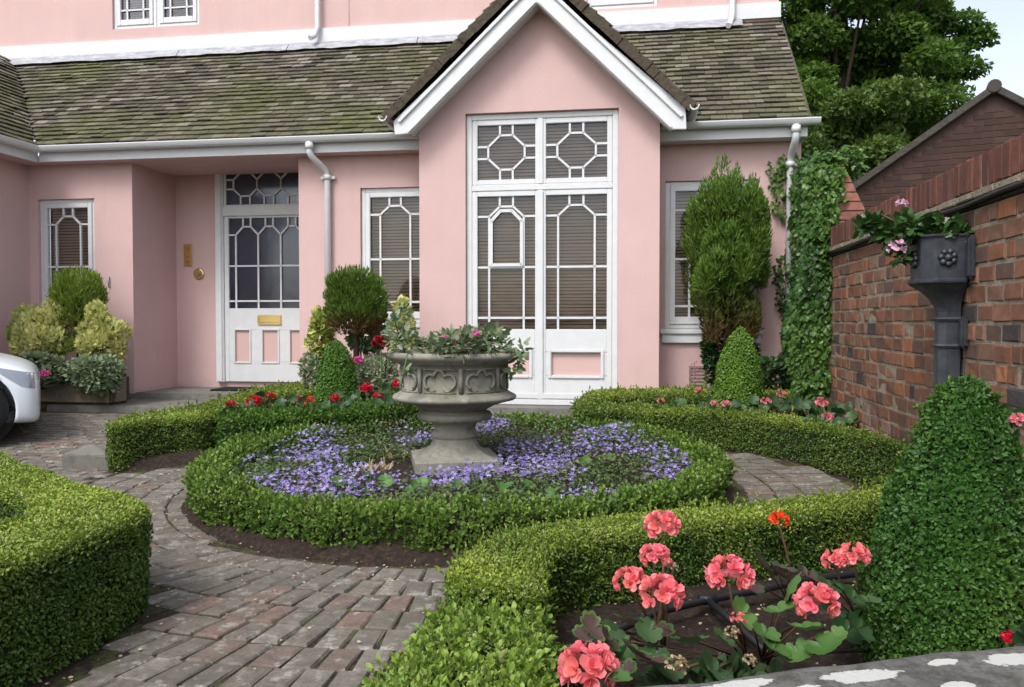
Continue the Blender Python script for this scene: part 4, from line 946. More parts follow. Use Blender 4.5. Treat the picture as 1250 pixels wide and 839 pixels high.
# ==================================================================  FOLIAGE BLOBS (shrubs, conifers, trees)
def blob_foliage(blobs, n, tmpl, ls, up=.3, out=.7, rnd=.6, nup=.4, hollow=.62, tintf=None, seed=1, zmin=None):
    """blobs: list (x,y,z,rx,ry,rz)"""
    global RNG
    RNG = np.random.default_rng(seed); B = np.array(blobs, float); w_ = (B[:, 3]*B[:, 4]*B[:, 5])**(2/3.); idx = RNG.choice(len(B), n, p=w_/w_.sum())
    d = rdir(n); rad = ru(hollow, 1, n)**.6; nz1, nz2 = NZ(seed, 5./max(.2, B[:, 3].mean())), NZ(seed+5, 13./max(.2, B[:, 3].mean()))
    P0 = B[idx, :3]+d*B[idx, 3:6]; rad = rad*(1+.16*nz1(P0)+.09*nz2(P0)); P = B[idx, :3]+d*B[idx, 3:6]*rad[:, None]
    # leave out those deep inside another blob
    deep = np.zeros(n, bool)
    for b_ in B: deep |= (((P-b_[:3])/b_[3:6])**2).sum(1) < .30
    if zmin is not None: deep |= P[:, 2] < zmin
    P, d = P[~deep], d[~deep]; n = len(P)
    fw = d*out+np.array([0, 0, up])+rnd*rdir(n); nr = d*.5+np.array([0, 0, nup])+.5*rdir(n)
    T = np.clip(tintf(P, d), 0, 1) if tintf else np.zeros(n)
    return scatter(*tmpl, P, fw, nr, ru(.65, 1.3, n)*ls, tint=T)
def stems(bm_parts, mat_i=1):
    bm = bmesh.new()
    for pts, r in bm_parts: add_tube(bm, pts, r, 7)
    me0 = bpy.data.meshes.new('t'); bm.to_mesh(me0); bm.free(); me0.validate()
    cv = np.array([v.co[:] for v in me0.vertices]); pl_ = [p.vertices[:] for p in me0.polygons]; bpy.data.meshes.remove(me0)
    gr = [(np.array([p for p in pl_ if len(p) == k_]), mat_i) for k_ in sorted({len(p) for p in pl_})]
    return (cv, gr, None)
def plant(name, label, cat, base, foliage_parts, leafm, stem_parts=None, stemm=None, group=None, stemname='trunk', folname='foliage'):
    t = wthing(name, label, cat, base, 0, group)
    V, G, T = merge(foliage_parts); link(folname, mesh_np(folname, V, G, False, T), leafm, t)
    if stem_parts:
        if len(stem_parts) <= 3:
            for pts, r in stem_parts:
                bm = bmesh.new(); add_tube(bm, pts, r, 8); bm_obj(stemname.rstrip('s') if stemname == 'stems' else stemname, bm, stemm or MT['bark'], t)
        else:
            bm = bmesh.new()
            for pts, r in stem_parts: add_tube(bm, pts, r, 8)
            bm_obj(stemname, bm, stemm or MT['bark'], t)
    return t
def lumps(c, r, n, seed, s=.45, squash=(1, 1, 1)):
    rr = np.random.default_rng(seed); o = []
    for i in range(n):
        d = norm(rr.normal(size=3)); q = np.array(c)+d*np.array(r)*(.72)*rr.uniform(.5, 1); o.append((*q, *(np.array(r)*s*rr.uniform(.8, 1.25))))
    return o
SPIKES = None
def conifer(label, px, py0, py1, Y, wpx, mat, n, ls, seed, brown=.25, stem=None, cat='conifer', name='conifer', group=None, top_spiky=True, zbase=None, lo=1.0):
    """clipped-ish conifer between pixel rows, at distance Y"""
    c = PY(px, (py0+py1)/2, Y); zt = PY(px, py0, Y).z; zb = PY(px, py1, Y).z; h = zt-zb; w_ = wpx/1000*Y/2
    bl_ = [(c.x, Y, zb+h*.30, w_*.80*lo, w_*.75*lo, h*.30), (c.x, Y, zb+h*.52, w_*.92, w_*.85, h*.36), (c.x, Y, zb+h*.70, w_*.82, w_*.75, h*.27)]
    if top_spiky: bl_ = [(c.x, Y, zb+h*.28, w_*.50, w_*.5, h*.28), (c.x-.02, Y, zb+h*.52, w_*.74, w_*.72, h*.26), (c.x+.03, Y, zb+h*.68, w_*.66, w_*.66, h*.22)]
    rr = np.random.default_rng(seed)
    for i in range(60):
        th = rr.uniform(0, 2*PI); t = rr.uniform(.12, .82); ww = w_*(.50+.42*math.sin(PI*min(1, t*.75+.2)))*((1.12*rr.uniform(.72, 1.12) if t > .35 else .8) if top_spiky else 1); bl_.append((c.x+ww*.80*math.cos(th), Y+ww*.72*math.sin(th), zb+h*t, w_*.20, w_*.20, h*.10))
    if top_spiky:
        bl_ = [(b_[0], b_[1], b_[2], b_[3]*.92, b_[4]*.92, b_[5]) for b_ in bl_]
        for i in range(26):
            th = rr.uniform(0, 2*PI); q = rr.uniform(0, .85); bl_.append((c.x+q*w_*math.cos(th), Y+q*w_*math.sin(th), zt-h*(.06+.20*q*q)-rr.uniform(0, .12)*h, w_*.075, w_*.075, h*.11))
    nzb = NZ(seed+9, 4.)
    tf = lambda P, d: np.clip((zb+h*brown*1.3-P[:, 2])/(h*.22), 0, 1)*.9 + .45*np.clip(nzb(P)-.35, 0, 1)
    fol = blob_foliage(bl_, n, NEEDLE, ls, .9, .6, .45, .3, .5, tf, seed)
    zg = float(g(c.x, Y)) if zbase is None else zbase
    sp = [([(c.x, Y, zg), (c.x+.01, Y, zb+h*.3), (c.x, Y, zb+h*.75)], [.035, .03, .01])]
    for k_ in range(14):
        a = rr.uniform(0, 2*PI); t = rr.uniform(.0, .6); sp.append(([(c.x, Y, zb+h*t), (c.x+math.cos(a)*w_*.7, Y+math.sin(a)*w_*.6, zb+h*(t+.22))], [.014, .004]))
    return plant(name, label, cat, (c.x, Y, zg), [fol], mat, sp, group=group)
conifer('tall bushy conifer with browning base in front of the right window', 888, 203, 432, 8.35, 108, MT['conifd'], 42000, .060, 31, .26, zbase=.2, lo=.72)
conifer('ball-headed conifer on a bare stem beside the white downpipe', 434, 326, 412, 8.25, 82, MT['conifd'], 20000, .050, 32, .30, top_spiky=False, zbase=.22, name='ball_conifer', lo=1.05)
conifer('small egg-shaped bright green conifer under the left window', 96, 326, 408, 9.35, 66, MT['conifer'], 11000, .062, 33, .2, zbase=.5, top_spiky=False)
# stone trough and its planting, far left
YT = 9.35
p0 = PY(50, 488, YT); p1 = PY(148, 480, YT)
tr = wthing('stone_trough', 'mossy brown stone trough of plants under the left window', 'planter', ((p0.x+p1.x)/2, YT, .215), -A0)
um, vm = W2L((p0.x+p1.x)/2, YT)
bm = bmesh.new(); hw = .50; tz = .215
def ringbox(bm, u0, u1, v0, v1, z0, z1, t): 
    add_box(bm, u0, u1, v0, v0+t, z0, z1); add_box(bm, u0, u1, v1-t, v1, z0, z1); add_box(bm, u0, u0+t, v0+t, v1-t, z0, z1); add_box(bm, u1-t, u1, v0+t, v1-t, z0, z1); add_box(bm, u0+t, u1-t, v0+t, v1-t, z0, z1-.06)
ringbox(bm, -hw, hw, -.19, .19, 0, .34, .07)
o = bm_obj('trough_body', bm, MT['trough'], None, .035); o.parent = tr
def shrub(name, label, centre, r, n, ls, mat, seed, lum=10, core=.72, tf=None, tmpl=ROUND, cat='shrub', group=None, zb=.2, up=.35, ns=9, s=.42):
    bl_ = [(*centre, *(np.array(r)*core))]+lumps(centre, r, lum, seed, s)
    nzb = NZ(seed, 6.); tf = tf or (lambda P, d: .5+.6*nzb(P))
    fol = blob_foliage(bl_, n, tmpl, ls, up, .8, .6, .8, .6, tf, seed)
    rr = np.random.default_rng(seed); sp = []
    for k_ in range(ns):
        q = np.array(centre)+norm(rr.normal(size=3))*np.array(r)*.6; sp.append(([(centre[0]+rr.uniform(-.03, .03), centre[1]+rr.uniform(-.03, .03), zb), tuple(np.array([centre[0], centre[1], (zb+q[2])/2])*.5+.5*np.array([q[0], q[1], (zb+q[2])/2])), tuple(q)], [.008, .006, .003]))
    return plant(name, label, cat, (centre[0], centre[1], zb), [fol], mat, sp, stemname='stems', group=group)
c = PY(55, 408, 9.2); shrub('variegated_shrub', 'yellow variegated shrub left of the small conifer, behind the white car', c, (.46, .3, .42), 6000, .062, MT['pieris'], 41, zb=.45, tmpl=KITE, lum=30, s=.24, up=.9, core=.5)
c = PY(126, 408, 9.2); shrub('variegated_shrub', 'yellow variegated shrub between the small conifer and the porch corner', c, (.32, .25, .40), 4600, .062, MT['pieris'], 42, zb=.45, tmpl=KITE, lum=26, s=.24, up=.9, core=.5)
c = PY(48, 447, 9.1); shrub('hebe', 'low grey-green bush at the left end of the stone trough', c, (.32, .22, .17), 2600, .055, MT['hebe'], 43, zb=.4, tf=lambda P, d: 0*P[:, 0]+.25)
c = PY(110, 455, 9.08); shrub('hebe', 'low grey-green bush spilling over the right half of the stone trough', c, (.34, .26, .23), 3400, .055, MT['hebe'], 44, zb=.4, tf=lambda P, d: 0*P[:, 0]+.25)
c = PY(462, 458, 8.3); shrub('euonymus', 'cream-edged rounded bush left of the stone urn', c, (.26, .24, .25), 4200, .042, MT['hebe'], 45, zb=.25, tf=lambda P, d: 0*P[:, 0]+.55)
c = PY(392, 415, 8.5); shrub('variegated_shrub', 'narrow yellow-leaved shrub against the pink pier beside the front door', c, (.14, .14, .36), 1500, .062, MT['pieris'], 46, zb=.25)
c = PY(384, 455, 8.4); shrub('euonymus', 'small pale-edged bush at the foot of the pier by the front door', c, (.16, .15, .2), 1300, .045, MT['hebe'], 47, zb=.25, tf=lambda P, d: 0*P[:, 0]+.3)
c = PY(447, 412, 8.35); shrub('leafy_shrub', 'light green leafy shrub below the ball-headed conifer', c, (.2, .15, .18), 900, .06, MT['ivyv'], 48, zb=.25, tf=lambda P, d: 0*P[:, 0]+.1)
c = PY(492, 408, 8.25); shrub('variegated_shrub', 'tall variegated sprig rising between the left window and the urn', c, (.13, .12, .32), 900, .06, MT['pieris'], 49, zb=.25)
c = PY(905, 425, 8.55); shrub('leafy_shrub', 'dark leafy shrub behind the right-hand topiary under the tall conifer', PY(885, 428, 8.5), (.3, .2, .42), 2300, .055, MT['ivy'], 50, zb=.2, tf=lambda P, d: 0*P[:, 0])
shrub('leafy_shrub', 'low green plants at the foot of the ivy by the brick wall', PY(950, 455, 8.2), (.42, .2, .16), 1500, .06, MT['gleafd'], 51, zb=.2)
# fern by the ivy
rr = np.random.default_rng(8); parts = []
fc = PY(972, 470, 7.9)
for k_ in range(16):
    a = rr.uniform(0, 2*PI); L = rr.uniform(.3, .5); nn = 26; t = np.linspace(.05, 1, nn)
    px_ = fc.x+math.cos(a)*L*t*.8; py_ = fc.y+math.sin(a)*L*t*.5; pz_ = .2+L*1.5*t-.9*L*t*t
    P = np.column_stack([px_, py_, pz_]); P = np.repeat(P, 2, 0); sd = np.tile([1, -1], nn)[:, None]; side = np.array([-math.sin(a), math.cos(a), 0])*sd
    parts.append(scatter(*NEEDLE, P, side+np.array([math.cos(a), math.sin(a), .1])*.4, np.tile([0, 0, 1.], (2*nn, 1)), .10*(1.1-np.repeat(t, 2)), tint=np.zeros(2*nn)))
plant('fern', 'green fern arching at the foot of the ivy', 'fern', (fc.x, fc.y, .2), parts, MT['gleaf'], [([(fc.x, fc.y, .15), (fc.x, fc.y, .25)], .02)], stemname='crown_stem')
# ==================================================================  URN
urn = thing('stone_urn', 'large weathered stone urn with traceried bowl in the middle of the round bed', 'urn', (0, CY+.08, .12), math.radians(10))
UX = PY(555, 500, CY+.08).x; urn.location.x = UX; urn.scale = (1.015, 1.015, .92)
bm = bmesh.new(); add_lathe(bm, [(0, .44), (.215, .44), (.235, .455), (.285, .485), (.36, .51), (.42, .526), (.434, .543), (.426, .560), (.40, .575), (.376, .590), (.36, .598), (.356, .768), (.372, .782), (.376, .795), (.402, .805), (.418, .812), (.43, .828), (.458, .842), (.466, .862), (.462, .882), (.44, .892), (.40, .888), (.39, .86), (.37, .80), (0, .80)], 72); 
bowl = bm_obj('bowl', bm, MT['urn'], urn)
bm = bmesh.new(); add_lathe(bm, [(0, .22), (.14, .22), (.155, .235), (.16, .25), (.155, .272), (.142, .29), (.142, .325), (.16, .345), (.20, .360), (.245, .372), (.262, .39), (.262, .412), (.248, .428), (.225, .436), (.218, .45), (0, .45)], 72); bm_obj('stem', bm, MT['urn'], urn)
# base: square plinth, concave sweep
bm = bmesh.new(); prev = None
prf = [(.29, 0), (.292, .085), (.288, .09), (.245, .10), (.205, .125), (.175, .16), (.155, .20), (.148, .228)]
rings = []
for h_, z_ in prf:
    k_ = min(1, max(0, (z_-.09)/.12)); rg = []
    for q in range(32):
        a = 2*PI*(q+.0)/32+PI/4; sq = 1/max(abs(math.cos(a-0)), abs(math.sin(a-0))); rad = h_*((1-k_)*sq+k_*1.0)
        rg.append(bm.verts.new((rad*math.cos(a), rad*math.sin(a), z_)))
    rings.append(rg)
for i in range(len(rings)-1):
    for q in range(32): bm.faces.new((rings[i][q], rings[i][(q+1) % 32], rings[i+1][(q+1) % 32], rings[i+1][q]))
bm.faces.new(rings[0][::-1]); bm.faces.new(rings[-1]); bm_obj('plinth', bm, MT['urn'], urn)
# tracery on the drum: 8 panels
bm = bmesh.new(); RD = .368
def onD(a, z, r=RD): return (r*math.cos(a), r*math.sin(a), z)
for k_ in range(8):
    ac = k_*PI/4 + math.radians(-90-12-10)
    # lobes outline: five foils
    hw_, zc, hh = .30, .682, .052; pts = []
    lob = [(-.165, -.008, .034, 80, 300), (-.105, .03, .0, 0, 0)]
    def arc(cx_, cz_, rx_, rz_, a0, a1, nn=9): return [(cx_+rx_*math.cos(math.radians(a0+(a1-a0)*i/nn)), cz_+rz_*math.sin(math.radians(a0+(a1-a0)*i/nn))) for i in range(nn+1)]
    out = arc(-.17, .0, .12, .036, 250, 75) + arc(0, .022, .095, .036, 170, 10) + arc(.17, .0, .12, .036, 105, -70)
    P3 = [onD(ac+x_, zc+z_*1.5, RD) for x_, z_ in out]; add_tube(bm, P3, .0115, 6)
    low = [(-.20, -.040), (-.12, -.052), (.0, -.030)]; add_tube(bm, [onD(ac+x_, zc+z_) for x_, z_ in ((-.24, -.055), (-.15, -.07), (-.06, -.062))], [.002, .009, .002], 5)
    add_tube(bm, [onD(ac+x_, zc+z_) for x_, z_ in ((.06, -.062), (.15, -.07), (.24, -.055))], [.002, .009, .002], 5)
    add_tube(bm, [onD(ac+PI/8, z_) for z_ in (.60, .70, .78)], .016, 6); 
    add_tube(bm, [onD(ac+x_, .772) for x_ in np.linspace(-.3, .3, 9)], .007, 6); add_tube(bm, [onD(ac+x_, .603) for x_ in np.linspace(-.3, .3, 9)], .006, 6)
bm_obj('tracery', bm, MT['urn'], urn)
RNG = np.random.default_rng(7); n = 1500; th_ = ru(0, 2*PI, n); kp = NZ(8, 1.)(np.column_stack([3*np.cos(th_), 3*np.sin(th_), 0*th_])) > -.2; th_ = th_[kp]; n = len(th_); rr_ = .448+ru(-.02, .012, n)
V, G, T = scatter(*ROUND, np.column_stack([rr_*np.cos(th_), rr_*np.sin(th_), .888+ru(-.012, .006, n)]), rdir(n), rdir(n)+[0, 0, 1.5], ru(.010, .022, n))
link('moss', mesh_np('moss', V, G), leafmat('rim_moss', (.05, .045, .02), (.16, .13, .04)), urn)
bm = bmesh.new(); add_lathe(bm, [(0, .885), (.2, .88), (.395, .872), (.395, .84), (0, .84)], 40); bm_obj('soil_fill', bm, MT['soil'], urn)
# ivy and fuchsia in the urn
rim = .12+.885*.92
global_r = np.random.default_rng(77); RNG = np.random.default_rng(77)
bl_ = []
for k_ in range(26):
    a = global_r.uniform(0, 2*PI); q = global_r.uniform(.1, .38); bl_.append((UX+q*math.cos(a), CY+q*math.sin(a), rim+.03+global_r.uniform(0, .08)*(1.1-q), .11, .11, .06))
bl_ += [(UX-.38, CY-.1, rim+.13, .09, .09, .13), (UX-.36, CY-.05, rim+.22, .05, .05, .11), (UX+.22, CY-.1, rim+.1, .16, .12, .09), (UX+.42, CY-.12, rim-.04, .06, .08, .10), (UX+.44, CY-.12, rim+.03, .09, .08, .05), (UX-.30, CY-.36, rim-.13, .05, .03, .05)]
f1 = blob_foliage(bl_, 1500, IVY, .052, .25, .8, .5, .9, .3, lambda P, d: ru(0, 1, len(P))*.8, 78)
ui = plant('urn_ivy', 'variegated ivy filling the stone urn and trailing over its right rim', 'plant', (UX, CY, rim), [f1], MT['ivyv'],
      [([(UX+.3, CY-.2, rim), (UX+.42, CY-.15, rim+.04), (UX+.45, CY-.12, rim-.08), (UX+.43, CY-.12, rim-.14)], .004), ([(UX-.25, CY-.3, rim), (UX-.27, CY-.42, rim+.01), (UX-.29, CY-.44, rim-.1), (UX-.31, CY-.43, rim-.2)], .004), ([(UX-.34, CY, rim), (UX-.4, CY-.05, rim+.2), (UX-.37, CY-.05, rim+.3)], .004)], MT['gstem'], stemname='stems')
# ==================================================================  FLOWERS
PETAL = ([(0, 0, 0), (.28, .18, .06), (.42, .55, .16), (.30, .92, .20), (0, 1.0, .16), (-.30, .92, .20), (-.42, .55, .16), (-.28, .18, .06), (0, .5, .02)],
         [(0, 1, 2, 8), (8, 2, 3, 4), (8, 4, 5, 6), (0, 8, 6, 7)])
def flower_head(c, r, seed, n=14, petal=.5, k=9):
    """umbel: rosettes on a dome"""
    rr = np.random.default_rng(seed); c = np.array(c); P, F_, N_, S_, T_ = [], [], [], [], []
    for i in range(n):
        z = 1-(i+.5)/n*1.45; th = i*2.39996+rr.uniform(-.3, .3); q = math.sqrt(max(0, 1-z*z)); d = np.array([q*math.cos(th), q*math.sin(th), z]); d = norm(d+rr.normal(0, .1, 3))
        fc_ = c+d*np.array([1, 1, .72])*r*.72; a = norm(np.cross(d, [.3, .2, .9])); b_ = np.cross(d, a); tt = rr.uniform(0, 1)
        for j in range(k):
            ang = j*2.4+rr.uniform(-.3, .3); lay = j/k; o_ = a*math.cos(ang)+b_*math.sin(ang)
            P.append(fc_+o_*r*.02); F_.append(o_*(.35+.75*(1-lay))+d*(.25+.8*lay)+rr.normal(0, .12, 3)); N_.append(d*.9-o_*.4+rr.normal(0, .1, 3)); S_.append(r*petal*(1-.35*lay)*rr.uniform(.85, 1.15)); T_.append(tt)
    return scatter(*PETAL, np.array(P), np.array(F_), np.array(N_), np.array(S_), tint=np.array(T_))
def gleaf_tmpl(zone):
    n = 36; V = [(0, .42, -.12)]
    def rad(a, k): 
        cut = 1-.62*math.exp(-((a+PI/2)/.16)**2); return .5*k*cut*(1+.075*abs(math.cos(a*4.5))**.6*2-.075)
    for q, (k, zz) in enumerate(((.66, -.03), (.82, .02), (1.0, .05))):
        for i in range(n):
            a = -PI/2+2*PI*i/n; a2 = a if a < PI/2 else a; a3 = a+2*PI if a < -PI else a
            d_ = a3 if a3 <= PI/2 else a3-2*PI; r_ = rad(a if a < PI/2 else a-2*PI if abs(a-2*PI+PI/2) < 1 else a, k); V.append((r_*math.cos(a), .42+r_*math.sin(a), zz+.022*math.cos(a*9)*k+.03*k*math.cos(a*3+1)))
    F = []; Mi = []
    for i in range(n):
        j = (i+1) % n
        F.append((0, 1+i, 1+j)); Mi.append(0)
        F.append((1+i, 1+n+i, 1+n+j, 1+j)); Mi.append(zone); F.append((1+n+i, 1+2*n+i, 1+2*n+j, 1+n+j)); Mi.append(0)
    if zone: Mi = [1 if len(f) == 3 or m_ else 0 for f, m_ in zip(F, Mi)]
    return V, F, Mi
def geranium(label, base, heads, leaves, fmat, lmat, zone=False, group=None, hs=.05, buds=(), seed=0, nf=14, cat='geranium', name='geranium', stemm=None, dead=()):
    """heads: [(pos, r)], leaves [(pos,size)]"""
    global RNG
    RNG = np.random.default_rng(seed+900)
    t = wthing(name, label, cat, tuple(base), 0, group); base = Vector(base)
    for i, (p, r) in enumerate(heads):
        V, G, T = merge([flower_head(tuple(p), r, seed*31+i, nf)]); link('flower_head', mesh_np('flower_head', V, G, False, T), fmat, t)
    for i, (p, r) in enumerate(buds):
        V, G, T = merge([flower_head(tuple(p), r, seed*37+i, 7, .45, 5)]); link('bud', mesh_np('bud', V, G, False, T), fmat, t)
    for i, (p, r) in enumerate(dead):
        V, G, T = merge([flower_head(tuple(p), r, seed*41+i, 12, .42, 4)]); link('faded_flower', mesh_np('faded_flower', V, G, False, T), MT['dry'], t)
    bm = bmesh.new()
    for p, r in list(heads)+list(buds)+list(dead):
        p = Vector(p); m_ = (p*.5+base*.5)+Vector((random.uniform(-.02, .02), random.uniform(-.02, .02), .01)); add_tube(bm, [base+Vector((random.uniform(-.03, .03), random.uniform(-.03, .03), 0)), m_, p-Vector((0, 0, r*.4))], [.006, .005, .0035], 6)
    for p, s_ in leaves:
        p = Vector(p); add_tube(bm, [base+Vector((0, 0, .02)), (base+p)*.5+Vector((0, 0, .01)), p], [.0035, .003, .002], 5)
    bm_obj('stems', bm, stemm or MT['stem'], t)
    if leaves:
        tv, tf, tm = gleaf_tmpl(1 if zone else 0); P = np.array([tuple(p) for p, s_ in leaves]); n = len(P); o_ = P-np.array(tuple(base)); o_[:, 2] *= .2
        V, G, T = scatter(tv, tf, P, norm(o_)+.35*rdir(n), np.tile([0, -.75, .8], (n, 1))+.4*rdir(n), np.array([s_*1.15 for p, s_ in leaves]), tmat=tm)
        link('leaves', mesh_np('leaves', V, G, True), [lmat, MT['gzone']], t)
    return t
def rl(px, py, Y, n, sp, s, seed, zsp=.04):
    r = np.random.default_rng(seed); c_ = PY(px, py, Y); return [(Vector((c_.x+r.normal(0, sp), c_.y+r.normal(0, sp), max(.05, c_.z+r.normal(0, zsp)))), s*r.uniform(.7, 1.2)) for _ in range(n)]
GF = 'coral geraniums in the foreground bed'
def ps(l): return [(PY(px, py, Y), r) for px, py, Y, r in l]
geranium('coral geranium with four flower heads over purple-centred leaves', PZ(800, 800, .05), ps([(808, 642, 2.75, .058), (799, 679, 2.6, .047), (770, 710, 2.4, .050), (808, 724, 2.3, .062)]),
         ps([(735, 760, 2.35, .085), (770, 758, 2.36, .085), (800, 762, 2.38, .08), (748, 780, 2.28, .07), (778, 792, 2.24, .08), (800, 800, 2.2, .085), (760, 808, 2.2, .07), (722, 770, 2.33, .06)]), MT['coral'], MT['gleaf'], True, GF, seed=1, buds=ps([(816, 686, 2.62, .016)]), dead=ps([(822, 692, 2.6, .018)]))
geranium('low coral geranium flower in the bottom corner beside the shaggy hedge', PZ(700, 850, .05), ps([(718, 816, 1.95, .070)]), rl(735, 835, 1.95, 5, .05, .07, 3), MT['coral'], MT['gleaf'], False, GF, seed=2)
geranium('coral geranium with a single round head left of the irrigation pipe joint', PZ(905, 812, .05), ps([(890, 702, 2.45, .068)]), rl(820, 790, 2.3, 7, .07, .09, 4)+rl(880, 800, 2.2, 5, .06, .08, 5), MT['coral'], MT['gleafd'], False, GF, seed=3, buds=ps([(901, 755, 2.2, .024)]), dead=ps([(893, 772, 2.2, .022), (826, 812, 2.1, .032), (915, 806, 2.15, .02)]))
geranium('coral geranium over large bright green leaves beside the big topiary', PZ(930, 815, .05), ps([(997, 735, 2.35, .062)]), ps([(915, 745, 2.4, .085), (945, 740, 2.42, .09), (962, 722, 2.46, .09), (935, 765, 2.3, .07), (975, 762, 2.28, .085), (992, 782, 2.22, .085), (945, 784, 2.25, .08), (1012, 770, 2.3, .06), (968, 785, 2.25, .08)]), MT['coral'], MT['gleaf'], False, GF, seed=4)
geranium('coral geranium with two touching flower heads at the topiary edge', PZ(1060, 775, .05), ps([(1018, 684, 2.7, .040), (1043, 678, 2.68, .048)]), rl(1040, 740, 2.6, 9, .06, .08, 6), MT['coral'], MT['gleafd'], False, GF, seed=5)
geranium('single orange-red geranium standing against the curved hedge', PZ(965, 745, .05), ps([(951, 634, 3.0, .035)]), ps([(935, 690, 2.85, .09), (960, 692, 2.85, .08), (985, 695, 2.8, .09), (925, 712, 2.8, .08), (950, 700, 2.8, .07)]), MT['orange'], MT['gleafd'], True, None, seed=6, nf=11)
shrub('leafy_shrub', 'low green seedlings along the foreground stone coping', PZ(860, 835, .1), (.22, .1, .06), 260, .05, MT['gleafd'], 61, zb=.05)
# red geraniums in the left bed
GR = 'red geraniums in the bed left of the urn'
redl = [('crimson geranium near the square left end of the hedge', 282, 494, 7.1, .045, 'crimson'), ('larger crimson geranium second from the left in the red bed', 310, 490, 7.2, .065, 'crimson'), ('crimson geranium behind the pair at the left of the red bed', 330, 484, 7.5, .045, 'crimson'),
        ('crimson geranium touching the orange one before the small topiary', 364, 489, 7.2, .05, 'crimson'), ('orange geranium before the small topiary', 377, 489, 7.15, .045, 'orange'), ('red geranium right in front of the small topiary', 409, 486, 7.15, .045, 'crimson'),
        ('tall crimson geranium right of the small topiary', 447, 474, 7.6, .062, 'crimson'), ('crimson geranium low between the small topiary and the urn', 462, 485, 7.5, .055, 'crimson'), ('crimson geranium at the left rim of the urn', 485, 469, 7.5, .05, 'crimson'),
        ('coral red geranium half hidden by the urn', 490, 483, 7.3, .045, 'coral')]
for i, (lb, px, py, Y, r, mm) in enumerate(redl):
    p = PY(px, py, Y); zb_ = float(g(p.x, p.y))+.06; geranium(lb, (p.x, p.y, zb_), [(p, r)], rl(px, py+9, Y, 9, .08, .08, 20+i, .03), MT[mm], MT['gleafd'], False, GR, seed=20+i, nf=9)
p = PY(367, 526, 6.85); geranium('orange geranium poking out through the front of the dark hedge', (p.x, p.y+.25, .12), [(p, .045)], [], MT['orange'], MT['gleafd'], False, None, seed=40, nf=9)
GP = 'pink geraniums in the bed by the brick wall'
pinkl = [('small pink geranium at the left end of the pink bed', 767, 482, 8.0, .035), ('pink geranium left of the right-hand topiary, the left one of a pair', 807, 490, 7.3, .035), ('pink geranium tucked in the hedge before the air vent', 853, 477, 7.9, .04), ('left pink head of the pair at the foot of the right-hand topiary', 872, 493, 7.0, .035),
         ('right pink head of the pair at the foot of the right-hand topiary', 886, 493, 7.0, .038), ('pink geranium just right of the right-hand topiary', 935, 490, 7.1, .045), ('pink geranium farther back, right of the right-hand topiary', 954, 481, 7.5, .045), ('large pink geranium near the foot of the brick wall', 1003, 492, 6.7, .055), ('pink geranium low at the right end of the pink bed', 1010, 509, 6.4, .045)]
for i, (lb, px, py, Y, r) in enumerate(pinkl):
    p = PY(px, py, Y); geranium(lb, (p.x, p.y, float(g(p.x, p.y))+.06), [(p, r)], rl(px+4, py+10, Y, 12, .10, .085, 60+i, .03), MT['pinkp'], MT['gleafd'], False, GP, seed=60+i, nf=9)
# spike of small pink flowers, rose, magenta ones
def ball_flower(name, label, px, py, Y, r, mat, base, cat='flower', nf=16):
    p = PY(px, py, Y); geranium(label, base, [(p, r)], rl(px, py+14, Y, 4, .05, .06, int(px)), mat, MT['gleafd'], False, None, seed=int(px), nf=nf, name=name, cat=cat, stemm=MT['gstem'])
ball_flower('rose', 'dark red round bloom beside the urn rim', 465, 418, 8.0, .085, MT['darkred'], (PY(465, 450, 8.0).x, 8.05, .25), 'rose', 22)
ball_flower('pink_flower', 'small magenta-pink bloom above the red geraniums', 437, 440, 8.1, .05, MT['magenta'], (PY(437, 450, 8.1).x, 8.15, .25))
ball_flower('pink_flower', 'bright pink bloom in front of the stone trough', 54, 457, 8.8, .055, MT['magenta'], (PY(60, 457, 8.8).x, 9.1, .45))
ball_flower('pink_flower', 'pink bloom behind the big topiary at the right edge', 1243, 512, 3.1, .03, MT['pinkp'], (PY(1243, 512, 3.1).x, 3.15, .0))
ball_flower('red_flower', 'small red bloom at the foot of the big topiary, right edge', 1232, 779, 2.25, .022, MT['crimson'], (PY(1236, 800, 2.25).x, 2.3, .0))
ps_ = []; p = PY(848, 462, 8.0)
for i in range(9): ps_.append((p+Vector((random.uniform(-.02, .02), 0, -.02+i*.022)), .018))
t = wthing('pink_flower', 'slender spike of tiny pink flowers under the right window', 'flower', (p.x, p.y, .2))
V, G, T = merge([flower_head(tuple(q), r, 5+i, 5, .6, 4) for i, (q, r) in enumerate(ps_)]); link('flower_spike', mesh_np('flower_spike', V, G, False, T), MT['magenta'], t)
bm = bmesh.new(); add_tube(bm, [(p.x, p.y, .2), p+Vector((0, 0, .15))], .004, 5); bm_obj('stems', bm, MT['gstem'], t)
# fuchsia flowers in the urn
fq = [(580, 408, .03), (542, 412, .018), (555, 418, .018), (566, 425, .014), (560, 411, .016), (576, 421, .018)]
t = wthing('fuchsia', 'small pink and red fuchsia blooms among the urn ivy', 'flower', (UX+.1, CY, rim))
V, G, T = merge([flower_head(tuple(PY(px, py, CY-.33)), r, 90+i, 6, .8, 5) for i, (px, py, r) in enumerate(fq)]); link('blooms', mesh_np('blooms', V, G, False, T), MT['magenta'], t)
bm = bmesh.new()
for px, py, r in fq: add_tube(bm, [(UX+.1, CY-.1, rim-.02), PY(px, py+3, CY-.33)], .003, 5)
bm_obj('stems', bm, MT['gstem'], t)
